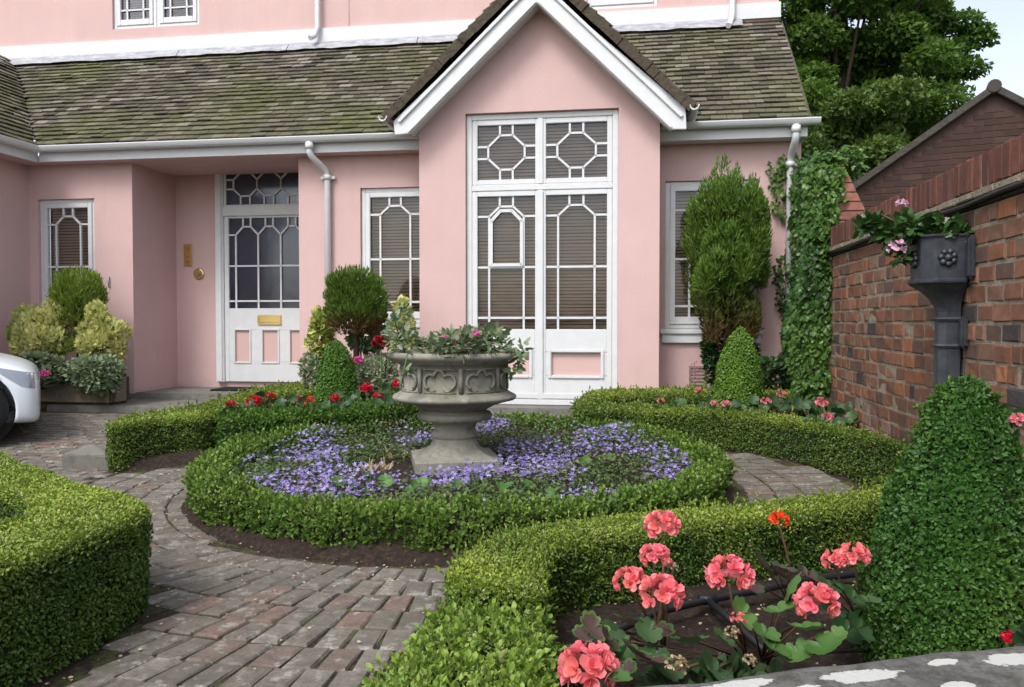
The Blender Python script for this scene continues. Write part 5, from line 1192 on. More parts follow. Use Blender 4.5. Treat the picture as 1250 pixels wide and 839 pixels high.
# ------------------------------------------------------------------ campanula carpet
RNG = np.random.default_rng(321)
def incirc(n, r): a = ru(0, 2*PI, n); q = r*np.sqrt(ru(0, 1, n)); return np.column_stack([CX+q*np.cos(a), CY+q*np.sin(a)])
nzc = NZ(71, 3.2); nzf = NZ(83, 7.0); nzh = NZ(73, 7.)
P = incirc(38000, 1.58); P3 = np.column_stack([P, np.zeros(len(P))])
du_ = np.maximum(abs(P[:, 0]-UX), abs(P[:, 1]-CY-.08)); bare = np.exp(-(((P[:, 0]-(UX-.38))/.22)**2+((P[:, 1]-(CY-.15))/.28)**2))
dn = nzc(P3)*.5+.62-bare*1.1; kp = (ru(0, 1, len(P)) < dn) & (du_ > .31); P3 = P3[kp]; hh = (.05+.045*(nzh(P3)+1))
P3[:, 2] = soilz(P3[:, 0], P3[:, 1])-.01+ru(0, 1, len(P3))*hh; n = len(P3)
L1 = scatter(*ROUND, P3, rdir(n)*[1, 1, .6]+[0, 0, .35], np.tile([0, 0, 1.], (n, 1))+.6*rdir(n), ru(.014, .030, n), tint=np.clip(nzf(P3*1.7)*.9-.1, 0, 1))
STAR = ([(0, 0, 0)]+[p for k_ in range(5) for p in ((.20*math.cos(k_*1.2566-.6283), .20*math.sin(k_*1.2566-.6283), .05), (.52*math.cos(k_*1.2566), .52*math.sin(k_*1.2566), .16))], [(0, 1+2*k_, 2+2*k_, 1+(2*k_+2) % 10) for k_ in range(5)])
Q = incirc(27000, 1.57); Q3 = np.column_stack([Q, np.zeros(len(Q))]); du_ = np.maximum(abs(Q[:, 0]-UX), abs(Q[:, 1]-CY-.08)); bare = np.exp(-(((Q[:, 0]-(UX-.38))/.26)**2+((Q[:, 1]-(CY-.15))/.3)**2))
kp = (ru(0, 1, len(Q)) < np.clip((nzf(Q3)*1.0+.12)*.5, .0, .30)-bare) & (du_ > .31); Q3 = Q3[kp]; Q3[:, 2] = soilz(Q3[:, 0], Q3[:, 1])+(.045+.045*(nzh(Q3)+1))*ru(.6, 1.25, len(Q3)); n2 = len(Q3)
L2 = scatter(*STAR, Q3, norm(np.column_stack([RNG.normal(size=(n2, 2)), .2*RNG.normal(size=n2)])), np.tile([0, -.45, 1.], (n2, 1))+.45*rdir(n2), ru(.025, .040, n2), tmat=[1]*5)
V, G, T = merge([L1, L2]); me = mesh_np('campanula', V, G, False, T); o = link('campanula', me, [MT['camleaf'], MT['camflower']]); o['kind'] = 'stuff'; setp(o, label='carpet of purple starry campanula flowers inside the round hedge', category='flowers')
# broad leaved plants in the round bed, dead grass tufts, stone chips
for lb, px, py, sd in (('round-leaved pale green plant in the left part of the purple flowers', 448, 590, 1), ('round-leaved plant among purple flowers in front of the urn', 530, 598, 2), ('round-leaved plant in the purple flowers front right of the urn', 645, 600, 3), ('round-leaved plant in the purple flowers right of the urn', 735, 566, 4)):
    p = PZ(px, py, .18); geranium(lb, (p.x, p.y, .1), [], [(Vector((p.x+random.uniform(-.13, .13), p.y+random.uniform(-.1, .1), random.uniform(.17, .22))), random.uniform(.045, .075)) for _ in range(7)], MT['coral'], MT['gleaf'], False, None, seed=80+sd, name='weed', cat='plant', stemm=MT['gstem'])
for lb, px, py in (('tuft of dry straw-coloured stalks left of the urn base', 462, 575), ('tuft of dry stalks close against the left of the urn base', 490, 560)):
    p = PZ(px, py, .12); n = 60; P = np.column_stack([p.x+RNG.normal(0, .05, n), p.y+RNG.normal(0, .04, n), np.full(n, .1)]); 
    V, G, T = scatter(*NEEDLE, P, rdir(n)*[1, 1, .3]+[0, 0, .8], rdir(n), ru(.06, .13, n)); o = link('dry_grass', mesh_np('dry_grass', V, G), MT['dry']); recenter(o, (p.x, p.y, .08)); setp(o, label=lb, category='dry grass')
# ==================================================================  BRICK GARDEN WALL
UW = 1.729
gw = thing('garden_wall', 'old red brick garden wall with upright brick coping along the right', 'wall', (0, 0, 0), -A0)
def wz(px, py): # height on wall plane at a pixel
    d = ray(px, py); t = UW/(d[0]*CU-d[1]*SU); return CAMH+d[2]*t
def wv(px):
    d = ray(px, 393); t = UW/(d[0]*CU-d[1]*SU); return (d[0]*SU+d[1]*CU)*t
VW0, VW1 = .9, wv(1014)
zc0 = wz(1240, 215); zc1 = wz(1240, 170); zpr = wz(1240, 238)
rr = np.random.default_rng(4); C_, ha, hb = [], [], []
z_ = zpr-.10*int(zpr/.10+2); i = 0; crs = .0995
z_ = zpr
zlist = []
while z_ > -.1: zlist.append(z_); z_ -= crs
for i, zt_ in enumerate(zlist):
    v_ = VW0-rr.uniform(0, .2)
    while v_ < 9.0:
        L = rr.choice([.205, .205, .105, .2, .19, .11, .215])
        L *= rr.uniform(.95, 1.05)
        C_.append((UW+rr.normal(0, .003), v_+L/2, zt_-crs/2+rr.normal(0, .0015))); ha.append(L/2-.006); hb.append(crs/2-.0075+rr.normal(0, .0008)); v_ += L
n = len(C_); C_ = np.array(C_)
Aax = np.tile([0, 1., 0], (n, 1))+rr.normal(0, .006, (n, 3)); Bax = np.tile([0, 0, 1.], (n, 1))+rr.normal(0, .008, (n, 3)); Nax = np.tile([-1., 0, 0], (n, 1))
V, G, _ = cboxes(C_, Aax, Bax, Nax, np.array(ha), np.array(hb), .10, .006, .0022, 3)
link('brickwork', mesh_np('brickwork', V, G), MT['brick'], gw)
box_mesh('mortar', [(UW+.006, UW+.24, VW0, 9.05, -.1, zpr-.002)], gw, MT['mortar'])
# projecting creasing course + dark band, then soldier coping
bm = bmesh.new(); v_ = VW0
while v_ < VW1:
    L = rr.uniform(.22, .3); add_box(bm, UW-.035+rr.normal(0, .004), UW+.26, v_, min(v_+L-.006, VW1), zc0-.045+rr.normal(0, .002), zc0-.006+rr.normal(0, .002)); v_ += L
bm_obj('creasing_course', bm, MT['mortar'], gw, .006)
bm = bmesh.new(); v_ = VW0
while v_ < VW1:
    L = rr.uniform(.24, .28); add_box(bm, UW-.012+rr.normal(0, .003), UW+.24, v_, min(v_+L-.007, VW1), zpr+.003, zc0-.05); v_ += L
bm_obj('dark_course', bm, mk_brick('dark_course_brick', [(0, (.045, .035, .034)), (.5, (.065, .05, .045)), (.8, (.035, .03, .032))], .1, .6, .1), gw, .004)  # darker brick tones for the band below the creasing course
n = int((VW1-VW0)/.088); vv = VW0+np.arange(n)*.088+.044
C2 = np.column_stack([np.full(n, UW-.022)+rr.normal(0, .003, n), vv, np.full(n, (zc0+zc1)/2)]); hbv = np.full(n, (zc1-zc0)/2)+rr.normal(0, .002, n)
V, G, _ = cboxes(C2, np.tile([0, 1., 0], (n, 1)), np.tile([0, 0, 1.], (n, 1)), np.tile([-1., 0, 0], (n, 1)), np.full(n, .040), hbv, .26, .006, .002, 9)
link('coping', mesh_np('coping', V, G), MT['copebrick'], gw)
box_mesh('mortar', [(UW-.014, UW+.22, VW0, VW1, zc0-.004, zc1-.012)], gw, MT['mortar'])
bm = bmesh.new(); add_tube(bm, [(UW-.03, v__, zpr+.028+.006*math.sin(v__*5)) for v__ in np.linspace(VW0, VW1-.1, 30)], .013, 8); bm_obj('cable', bm, MT['black'], gw)
# pier with sloping brick shoulder at the end of the wall
pz = wz(1022, 205)
bm = bmesh.new(); add_box(bm, UW-.02, UW+.34, VW1+.0, 8.9, -.05, zc0+.10); 
pr = bm_obj('pier', bm, MT['brick'], gw, .006)
C3l = []; sh0 = VW1+.02
k_ = 0; zz_ = zc0+.12; top = pz+.1
while zz_ < top:
    t = (zz_-zc0)/(top-zc0); C3l.append((UW-.05+.0, zz_, t)); zz_ += .085
bm = bmesh.new()
for (uu, zz_, t) in C3l:
    u0_ = uu+.0; dt_ = .039/(top-zc0); ua_ = uu+.50-.36*(t-dt_); ub_ = uu+.50-.36*(t+dt_)
    add_prism(bm, [(u0_, zz_-.039), (ua_, zz_-.039), (ub_, zz_+.039), (u0_, zz_+.039)], sh0, sh0+.3)
bm_obj('shoulder_brickwork', bm, mk_brick('coral_shoulder_brick', [(0, (.33, .14, .10)), (.4, (.38, .165, .12)), (.8, (.29, .125, .095))], .05, .4, .1), gw, .004)
# ------------------------------------------------------------------ ivy
RNG = np.random.default_rng(55)
ivz = pz+.04
def ivy_plane(n, f): P, N_ = f(n); return P, N_
Pn, Nn = [], []
nzi = NZ(61, 4.); nzi2 = NZ(62, 11.)
# front face of pier (faces -v) and left face (faces -u)
n = 9000; u_ = ru(UW-.55, UW+.34, n); z_ = ru(.15, ivz, n); v_ = np.full(n, VW1-.06)
Pl = np.column_stack([ru(UW-.20, UW+.10, n), np.full(n, VW1+.0), z_]); 
lim = UW-.04+.08*ss(1.5, 2.5, z_)+.03*nzi2(Pl); kp = Pl[:, 0] < lim; Pl = Pl[kp]; Nl = np.tile([-.3, -1., .1], (len(Pl), 1)); Pn.append(Pl); Nn.append(Nl)
n = 19000; Pl = np.column_stack([np.full(n, UW-.10), ru(VW1-.02, 9.05, n), ru(.15, ivz+.05, n)]); 
thick = -.12+.07*nzi(Pl)+.13*ss(1.9, 1.1, Pl[:, 2])+.10*ss(8.9, 7.8, Pl[:, 1]); Pl[:, 0] -= np.maximum(-.05, thick)+ru(0, .07, n); Nn.append(np.tile([-1., -.5, .1], (len(Pl), 1))); Pn.append(Pl)
n = 2600; Pl = np.column_stack([ru(UW-.12, UW+.25, n), ru(VW1, 9.0, n), ivz+.08+.07*nzi(np.column_stack([ru(0, 1, n)]*3))+ru(-.06, .06, n)]); Pl[:, 2] += .1*nzi2(Pl); Pn.append(Pl); Nn.append(np.tile([-.2, -.5, 1.], (n, 1)))
# ivy creeping on the house wall by the pipe
n = 500; Pl = np.column_stack([ru(1.36, 1.62, n), np.full(n, VM-.05), ru(.9, 2.9, n)]); kp = nzi(Pl*1.6) > .15; Pl = Pl[kp]; Pn.append(Pl); Nn.append(np.tile([0., -1., .1], (len(Pl), 1)))
P = np.concatenate(Pn); N_ = np.concatenate(Nn); P = P+RNG.normal(0, .032, P.shape)
x_, y_ = P[:, 0]*CU+P[:, 1]*SU, -P[:, 0]*SU+P[:, 1]*CU; Pw = np.column_stack([x_, y_, P[:, 2]]); Nw = np.column_stack([N_[:, 0]*CU+N_[:, 1]*SU, -N_[:, 0]*SU+N_[:, 1]*CU, N_[:, 2]])
n = len(Pw); fol = scatter(*IVY, Pw, np.array([0, 0, -.9])+Nw*.35+.7*rdir(n), Nw+.75*rdir(n), ru(.034, .068, n), tint=np.clip(.5*nzi(Pw)+.3*ru(0, 1, n)-.15+.45*ss(1.3, 2.3, Pw[:, 2]), 0, 1))
stp = []
for k_ in range(9):
    vv0 = VW1+.1+k_*.17; stp.append(([(*L2W(UW-.08, vv0), 0.1), (*L2W(UW-.10, vv0+.05), 1.2), (*L2W(UW-.09, vv0-.03), 2.3)], [.014, .010, .005]))
bx, by = L2W(UW-.1, VW1+.6)
plant('ivy', 'dense green ivy climbing the wall end between the downpipe and the bricks', 'ivy', (bx, by, .1), [fol], MT['ivy'], stp, stemname='stems')
# ------------------------------------------------------------------ hopper planter on the wall
vh = wv(1172); HZ = lambda py: wz(1172, py)
hp = thing('hopper_planter', 'black iron rainwater hopper planter fixed to the brick wall', 'planter', (*L2W(UW, vh), HZ(345)), -A0)
zt_, zb_ = 0+HZ(289)-HZ(345), 0.0
S_ = 1.0
def hexring(w_, d_, z, ch): return [(-.02, -w_, z), (-d_+ch, -w_, z), (-d_, -w_+ch, z), (-d_, w_-ch, z), (-d_+ch, w_, z), (-.02, w_, z)]
bm = bmesh.new(); prf = [(.150, .235, -.012), (.158, .245, -.004), (.158, .245, .010), (.148, .232, .018), (.150, .236, zt_-.018), (.160, .248, zt_-.012), (.160, .248, zt_), (.135, .222, zt_), (.135, .222, zt_-.05)]
def loft(bm, rgs, cap0=True, cap1=True):
    R_ = [[bm.verts.new(p) for p in r] for r in rgs]
    for i in range(len(R_)-1):
        for k_ in range(len(R_[0])):
            j = (k_+1) % len(R_[0]); bm.faces.new((R_[i][k_], R_[i][j], R_[i+1][j], R_[i+1][k_]))
    if cap0: bm.faces.new(R_[0][::-1])
    if cap1: bm.faces.new(R_[-1])
loft(bm, [hexring(w_, d_, z, .06) for w_, d_, z in prf]); o = bm_obj('hopper_box', bm, MT['iron'], hp, .003)
bm = bmesh.new(); fn = []
for k_ in range(9):
    t = k_/8; s3 = 1-(1-t)**2.2; fn.append(hexring(.150-(.150-.062)*s3, .235-(.235-.12)*s3, -.013-.17*t, .06-.03*t))
loft(bm, fn); bm_obj('funnel', bm, MT['iron'], hp)
zpipe = HZ(345)
bm = bmesh.new(); loft(bm, [hexring(.062, .12, -.184, .03), hexring(.062, .12, -(zpipe-.05), .03)]); pp = bm_obj('pipe', bm, MT['iron'], hp)
for z in (-.20, -.345):
    bm = bmesh.new(); loft(bm, [hexring(.070, .13, z-.010, .032), hexring(.074, .135, z, .034), hexring(.070, .13, z+.010, .032)]); bm_obj('pipe_collar', bm, MT['iron'], hp)
def rosette(name, c, ax, r, parent):
    bm = bmesh.new(); ax = Vector(ax).normalized(); a = ax.orthogonal().normalized(); b_ = ax.cross(a); c = Vector(c)
    for k_ in range(7):
        th = 2*PI*k_/7; q = c+(a*math.cos(th)+b_*math.sin(th))*r*.6; add_tube(bm, [q, q+ax*.012, q+ax*.018], [r*.34, r*.26, .001], 8)
    add_tube(bm, [c, c+ax*.02, c+ax*.028], [r*.4, r*.3, .001], 10); bm_obj(name, bm, MT['iron'], parent)
rosette('rosette', (-.12, -.153, zt_*.5), (0, -1, 0), .055, hp)
rosette('rosette', (-.238, 0, zt_*.5), (-1, 0, 0), .055, hp)
for v0, z0, h_ in ((-.215, zt_*.05, zt_*.9), (-.13, -.355, .17), (.165, zt_*.05, zt_*.9)):
    bm = bmesh.new(); add_box(bm, -.04, -.003, v0, v0+.05, z0, z0+h_); bm_obj('fixing_lug', bm, MT['iron'], hp, .012)
hx, hy = L2W(UW-.13, vh); hz_ = HZ(289)
# trailing pelargonium
bl_ = [(hx, hy, hz_+.03, .14, .13, .06), (hx-.12, hy, hz_+.06, .10, .1, .05), (hx-.18, hy+.05, hz_+.02, .12, .1, .05), (hx-.3, hy+.1, hz_+.07, .1, .08, .035), (hx-.20, hy+.02, hz_-.10, .06, .05, .05), (hx+.05, hy-.08, hz_+.0, .08, .08, .06)]
f1 = blob_foliage(bl_, 520, IVY, .055, .3, .7, .5, .9, .2, lambda P, d: 0*P[:, 0]+.1, 91)
pw = plant('trailing_geranium', 'trailing pale pink geranium growing in the iron hopper', 'plant', (hx, hy, hz_), [f1], MT['ivy'], [([(hx-.05, hy, hz_), (hx-.2, hy+.03, hz_+.08), (hx-.28, hy+.05, hz_+.13)], .004), ([(hx-.05, hy, hz_), (hx-.2, hy, hz_+.03), (hx-.26, hy, hz_-.07)], .004)], MT['stem'], stemname='stems')
for px, py, r in ((1096, 303, .055), (1101, 249, .030)):
    Yf = hy-.02; V, G, T = merge([flower_head(tuple(PY(px, py, Yf)), r, px, 11, .55, 5)]); link('flower_head', mesh_np('flower_head', V, G, False, T), MT['palepink'], pw)
# grey stone resting in the hopper
bm = bmesh.new(); bmesh.ops.create_icosphere(bm, subdivisions=3, radius=1)
nzr = NZ(5, 2.5)
for v in bm.verts:
    k_ = 1+.2*float(nzr(np.array([v.co[:]]))[0]); v.co = Vector((v.co.x*.09*k_, v.co.y*.06*k_, v.co.z*.055*k_))
o = bm_obj('stone', bm, MT['urn'], None, smooth=True); o.location = (hx+.06, hy+.03, hz_+.06); setp(o, label='grey stone lying behind the leaves in the iron hopper', category='stone')
# ==================================================================  OUTBUILDING with brick gable behind the wall
YO = 9.6; AO = math.radians(25)
lo_w = PY(1043, 224, YO)
def OB(px, py):        # point on the gable plane (rotated clockwise by AO) -> (local x, z)
    d = ray(px, py); nx_, ny_ = math.sin(AO), math.cos(AO)
    t = (lo_w.x*nx_+lo_w.y*ny_)/(d[0]*nx_+d[1]*ny_); x, y = d[0]*t-lo_w.x, d[1]*t-lo_w.y
    return (x*math.cos(AO)-y*math.sin(AO), CAMH+d[2]*t)
ap = OB(1213, 104); ro_ = OB(1300, 160)
ob = thing('brick_outbuilding', 'dark brick outbuilding with a plain gable beyond the garden wall', 'building', (lo_w.x, YO, 0), -AO)
sl_ = (ap[1]-lo_w.z)/ap[0]; X1 = ap[0]*2
C_, ha = [], []; rr = np.random.default_rng(14); z = 0.; i = 0
def roofz(x): return min(lo_w.z+x*sl_, ap[1]-(x-ap[0])*sl_) - .05
while z < ap[1]:
    x = (i % 2)*.1
    while x < X1-.2:
        if z+.03 < min(roofz(x), roofz(x+.2)): C_.append((x+.1, 0, z)); ha.append(.096)
        x += .2
    z += .068; i += 1
C_ = np.array(C_); n = len(C_)
V, G, _ = cboxes(C_, np.tile([1., 0, 0], (n, 1)), np.tile([0, 0, 1.], (n, 1)), np.tile([0, -1., 0], (n, 1)), np.array(ha), np.full(n, .030), .1, .003, .001, 5)
link('wall', mesh_np('wall', V, G), MT['darkbrick'], ob)
bm = bmesh.new(); add_prism(bm, [(0, 0), (X1, 0), (X1, roofz(X1)), (ap[0], roofz(ap[0])), (0, roofz(0))], .006, 4.0); bm_obj('wall_core', bm, MT['dkmortar'], ob)
bm = bmesh.new(); l_ = (-.12, lo_w.z-.12*sl_); r2 = (X1+.12, lo_w.z-.12*sl_)
add_prism(bm, [(l_[0], l_[1]-.09), (ap[0], ap[1]-.09), ap, l_], -.09, 4.1); add_prism(bm, [(ap[0]+.002, ap[1]-.09), (r2[0], r2[1]-.09), r2, (ap[0]+.002, ap[1])], -.088, 4.1); rf = bm_obj('roof', bm, simple('dark_roof_tile', (.07, .062, .055), .9, .2, var=.4, vs=9, bump=.8, bs=25, bd=.02), ob, .008)
bm = bmesh.new(); add_tube(bm, [(ap[0], -.1, ap[1]-.03), (ap[0], 4.1, ap[1]-.03)], .07, 12); bm_obj('ridge_tiles', bm, simple('dark_ridge_tile', (.06, .05, .045), .9, .2, var=.4), rf)
# ==================================================================  TREES
def tree(label, base, blobs, n, ls, seed, limbs, lm=MT['tree'], group='trees beyond the house'):
    nzb = NZ(seed, .9); nzc_ = NZ(seed+1, 2.2)
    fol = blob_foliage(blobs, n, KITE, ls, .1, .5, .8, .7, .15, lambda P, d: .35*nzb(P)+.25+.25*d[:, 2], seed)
    t = wthing('tree', label, 'tree', base, 0, group); V, G, T = merge([fol]); link('crown', mesh_np('crown', V, G, False, T), lm, t)
    bm = bmesh.new()
    for pts, r in limbs: add_tube(bm, pts, r, 9)
    bm_obj('trunk', bm, MT['bark'], t); return t
YTR = 17.; rr = np.random.default_rng(99); bl_ = []; limbs = []
tb = (PY(1010, 300, YTR).x, YTR, 0)
fork = Vector((tb[0]+.1, YTR, 3.6)); limbs.append(([tb, (tb[0]+.1, YTR, 2), fork, (tb[0]+.3, YTR, 6.5), (tb[0]+.2, YTR, 9.5)], [.26, .22, .19, .12, .04]))
for i in range(64):
    px = rr.uniform(925, 1155); py = rr.uniform(-120, 215)
    # outline: right boundary bulges at mid height
    rb = 1165-.0016*(py-40)**2 if py < 200 else 1060
    if px > rb: px = rb-rr.uniform(0, 60)
    Yb = YTR+rr.uniform(-1.5, 1.5); c_ = PY(px, py, Yb); s_ = rr.uniform(.38, .72); bl_.append((c_.x, c_.y, c_.z, s_, s_, s_*.6))
    if i % 2 == 0: limbs.append(([fork+Vector((0, 0, rr.uniform(0, 4))), (fork+c_)*.5+Vector((0, 0, .5)), c_], [.07, .04, .015]))
for px, py in ((1160, 30), (1178, 26), (1192, 40), (1165, 60), (1172, 85), (1186, 84), (1150, 95), (1140, 10), (1130, 130), (1195, 48), (1158, 110)):
    c_ = PY(px, py, YTR); bl_.append((c_.x, c_.y, c_.z, .34, .34, .16)); limbs.append(([PY(1080, py+20, YTR), PY((1080+px)/2, py+8, YTR), c_], [.04, .025, .008]))
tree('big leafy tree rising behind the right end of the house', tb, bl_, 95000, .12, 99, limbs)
bl_ = []; YT2 = 13.5; tb = (PY(1080, 300, YT2).x, YT2, 0)
for i in range(26):
    px = rr.uniform(985, 1120); py = rr.uniform(115, 240); py = max(py, 100+.62*abs(px-1085)*(.6 if px < 1085 else 1.3)); c_ = PY(px, py, YT2+rr.uniform(-.6, .6)); s_ = rr.uniform(.25, .45); bl_.append((c_.x, c_.y, c_.z, s_, s_, s_*.6))
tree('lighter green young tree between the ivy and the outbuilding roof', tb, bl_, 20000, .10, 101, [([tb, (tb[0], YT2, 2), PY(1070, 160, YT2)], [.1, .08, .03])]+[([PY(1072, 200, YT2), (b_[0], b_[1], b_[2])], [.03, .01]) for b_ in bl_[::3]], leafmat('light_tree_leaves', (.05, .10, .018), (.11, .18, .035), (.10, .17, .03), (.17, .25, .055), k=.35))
bl_ = []; tb = (8.2, 23, 0)
for i in range(44):
    px = rr.uniform(940, 1120); py = rr.uniform(60, 330); c_ = PY(px, py, 23+rr.uniform(-1, 1)); s_ = rr.uniform(.7, 1.1); bl_.append((c_.x, c_.y, c_.z, s_, s_, s_*.7))
tree('dark dense tree farthest back beyond the house corner', tb, bl_, 26000, .22, 103, [([tb, (8.2, 23, 7)], [.3, .12])])
# ==================================================================  CAR (nose visible at the left edge)
YC = 7.22; nose = PY(50, 500, YC)
car = thing('parked_car', 'white parked car nosing into the picture at the left edge', 'car', (nose.x, YC, float(g(nose.x, YC))), math.radians(30))
# side section stations along x (0 at nose, negative to the rear); each: x, half width, z list: sill, bumper/side mid, shoulder, roof
W_ = .86
def station(x, hw_, zs):  # zs: [z bottom, z mid, z shoulder, z top], tw top half width factor
    zb_, zm_, zs_, zt_, tw = zs
    h = [(-hw_*.96, zb_), (-hw_, zb_+.08), (-hw_, zm_), (-hw_*.965, zs_), (-hw_*tw, zt_-.03 if zt_ > zs_ else zt_), (-hw_*tw*.6, zt_+.012), (0, zt_+.02)]
    full = h+[(-a, b_) for a, b_ in h[::-1][1:]]
    return [(x, W_+a, b_) for a, b_ in full]
st = [station(.0, .62, (.22, .36, .52, .56, .85)), station(-.02, .74, (.17, .38, .57, .63, .85)), station(-.07, .81, (.16, .42, .62, .69, .85)), station(-.25, .845, (.17, .45, .68, .76, .84)), station(-.6, .86, (.18, .5, .74, .84, .82)), station(-1.0, .87, (.2, .52, .80, .92, .80)), station(-1.25, .87, (.2, .52, .84, .97, .8)),
      station(-1.9, .87, (.2, .52, .88, 1.38, .66)), station(-2.6, .87, (.2, .52, .9, 1.45, .66)), station(-3.4, .86, (.2, .52, .92, 1.38, .64)), station(-4.05, .82, (.22, .5, .92, 1.0, .75)), station(-4.3, .72, (.28, .5, .86, .9, .8))]
bm = bmesh.new(); loft(bm, st)
bm2 = bmesh.new()
o = bm_obj('body', bm, MT['carwhite'], car, smooth=True)
sub = o.modifiers.new('s', 'SUBSURF'); sub.levels = 2; sub.render_levels = 2
WX, RW = -.56, .315
# wheel arch cut with a boolean so that it is a real opening
for wx in (WX, -3.35):
    cb = bmesh.new(); bmesh.ops.create_cone(cb, cap_ends=True, segments=40, radius1=RW+.055, radius2=RW+.055, depth=.5)
    bmesh.ops.rotate(cb, verts=cb.verts[:], cent=(0, 0, 0), matrix=Matrix.Rotation(PI/2, 3, 'X')); bmesh.ops.translate(cb, verts=cb.verts[:], vec=(wx, .05, RW+.005))
    cm = bpy.data.meshes.new('cut'); cb.to_mesh(cm); cb.free(); co = bpy.data.objects.new('cut', cm); COL.objects.link(co); co.parent = car
    md = o.modifiers.new('b', 'BOOLEAN'); md.operation = 'DIFFERENCE'; md.object = co; md.solver = 'EXACT'
bpy.context.view_layer.update()
dg = bpy.context.evaluated_depsgraph_get(); nm = bpy.data.meshes.new_from_object(o.evaluated_get(dg)); o.modifiers.clear(); o.data = nm; nm.name = 'body'
for c_ in [x for x in bpy.data.objects if x.name.startswith('cut')]: bpy.data.objects.remove(c_)
for p_ in nm.polygons: p_.use_smooth = True
for wx in (WX, -3.35):
    bm = bmesh.new(); add_tube(bm, [(wx, .30, RW), (wx, .31, RW)], RW+.06, 30); bm_obj('arch_liner', bm, MT['black'], car)
    for wy in (.07, 1.60):
        bm = bmesh.new()
        # tyre as lathe about y
        prf = [(.215, .0), (.235, -.004), (.28, .0), (.305, .02), (RW, .05), (RW, .15), (.305, .18), (.28, .2), (.215, .2), (.215, 0)]
        rings = [[bm.verts.new((wx+r*math.cos(2*PI*k_/48), wy+y_, RW+r*math.sin(2*PI*k_/48))) for k_ in range(48)] for r, y_ in prf]
        for i in range(len(rings)-1):
            for k_ in range(48): bm.faces.new((rings[i][k_], rings[i][(k_+1) % 48], rings[i+1][(k_+1) % 48], rings[i+1][k_])).smooth = True
        wh = bm_obj('wheel', bm, MT['tyre'], car)
        bm = bmesh.new(); add_tube(bm, [(wx, wy+.10, RW), (wx, wy+.19, RW)], .214, 36)
        bm_obj('wheel_hub_barrel', bm, MT['black'], wh)
        bm = bmesh.new(); prf = [(.213, .0), (.205, -.006), (.19, .004), (.188, .05), (.213, .05)]
        rings = [[bm.verts.new((wx+r*math.cos(2*PI*k_/48), wy+y_+.0, RW+r*math.sin(2*PI*k_/48))) for k_ in range(48)] for r, y_ in prf]
        for i in range(len(rings)-1):
            for k_ in range(48): bm.faces.new((rings[i][k_], rings[i][(k_+1) % 48], rings[i+1][(k_+1) % 48], rings[i+1][k_])).smooth = True
        for s_ in range(5):
            a = 2*PI*s_/5+.2; d = Vector((math.cos(a), 0, math.sin(a))); n_ = Vector((-math.sin(a), 0, math.cos(a))); c0 = Vector((wx, wy+.018, RW))
            q = [c0+d*.03+n_*.035, c0+d*.195+n_*.022, c0+d*.195-n_*.022, c0+d*.03-n_*.035]; A1 = [bm.verts.new(p) for p in q]; B1 = [bm.verts.new(p+Vector((0, .03, 0))) for p in q]
            bm.faces.new(A1); bm.faces.new(B1[::-1])
            for k_ in range(4): bm.faces.new((A1[(k_+1) % 4], A1[k_], B1[k_], B1[(k_+1) % 4]))
        add_tube(bm, [(wx, wy+.05, RW), (wx, wy+.008, RW), (wx, wy+.004, RW)], [.06, .05, .03], 20); bm_obj('rim', bm, MT['alloy'], wh)
# headlights: lens skins laid on the body
from mathutils.bvhtree import BVHTree
bvh = BVHTree.FromPolygons([v.co[:] for v in nm.vertices], [p.vertices[:] for p in nm.polygons])
for sy in (1, -1):
    bm = bmesh.new(); grid = []
    for i in range(11):
        t = i/10; x_ = -.34+.32*t; zt_ = .695-.07*t; zb_ = zt_-.03-.10*min(1, t*1.6)
        row_ = []
        for j in range(6):
            z_ = zb_+(zt_-zb_)*j/5; hit = bvh.ray_cast(Vector((x_, -1. if sy == 1 else 3, z_)), Vector((0, sy, 0)))
            row_.append(None if hit[0] is None else bm.verts.new(hit[0]+hit[1]*.004))
        grid.append(row_)
    for i in range(10):
        for j in range(5):
            q = (grid[i][j], grid[i+1][j], grid[i+1][j+1], grid[i][j+1])
            if all(x is not None for x in q): bm.faces.new(q).smooth = True
    bm_obj('headlight', bm, MT['lamp'], car)
for sy in (0, 1):
    bm = bmesh.new(); y_ = -.012 if sy == 0 else 2*W_+.002
    add_prism(bm, [(-1.75, .93), (-3.3, .96), (-3.0, 1.30), (-2.1, 1.29)], .16 if sy == 0 else 2*W_-.18, .18 if sy == 0 else 2*W_-.16); bm_obj('side_window', bm, MT['black'], car)
bm = bmesh.new(); add_box(bm, -.14, -.005, .35, 1.37, .20, .27); bm_obj('grille', bm, MT['black'], car, .01)
# ==================================================================  KERB STONE, DOORMAT, HOSE, FOREGROUND COPING
c_ = PZ(118, 549, .14); kx, ky = c_.x, c_.y
bm = bmesh.new(); hw_, hd = .20, .14
lay = [(hw_, hd, 0), (hw_, hd, .12), (hw_-.01, hd-.01, .125)]
loft(bm, [[(-a, -b_, z), (a, -b_, z), (a, b_, z), (-a, b_, z)] for a, b_, z in lay], True, False)
tp = bm.verts.new((-.06, 0.02, .185)); bm.verts.ensure_lookup_table(); r4 = bm.verts[8:12]
for k_ in range(4): bm.faces.new((r4[k_], r4[(k_+1) % 4], tp))
o = bm_obj('kerb_stone', bm, MT['step'], None, .01); o.location = (kx, ky, float(g(kx, ky))-.02); o.rotation_euler = (0, 0, math.radians(-8)); setp(o, label='square weathered stone block with pyramid top at the hedge end by the car', category='stone block')
u0_, v0_ = du(292), VD-.62
bm = bmesh.new(); add_box(bm, 0, .78, 0, .46, 0, .018); o = bm_obj('doormat', bm, MT['mat'], None, .004); o.location = (*L2W(du(283), VD-.58), .292); o.rotation_euler = (0, 0, -A0); setp(o, label='black doormat lying before the white front door', category='doormat')
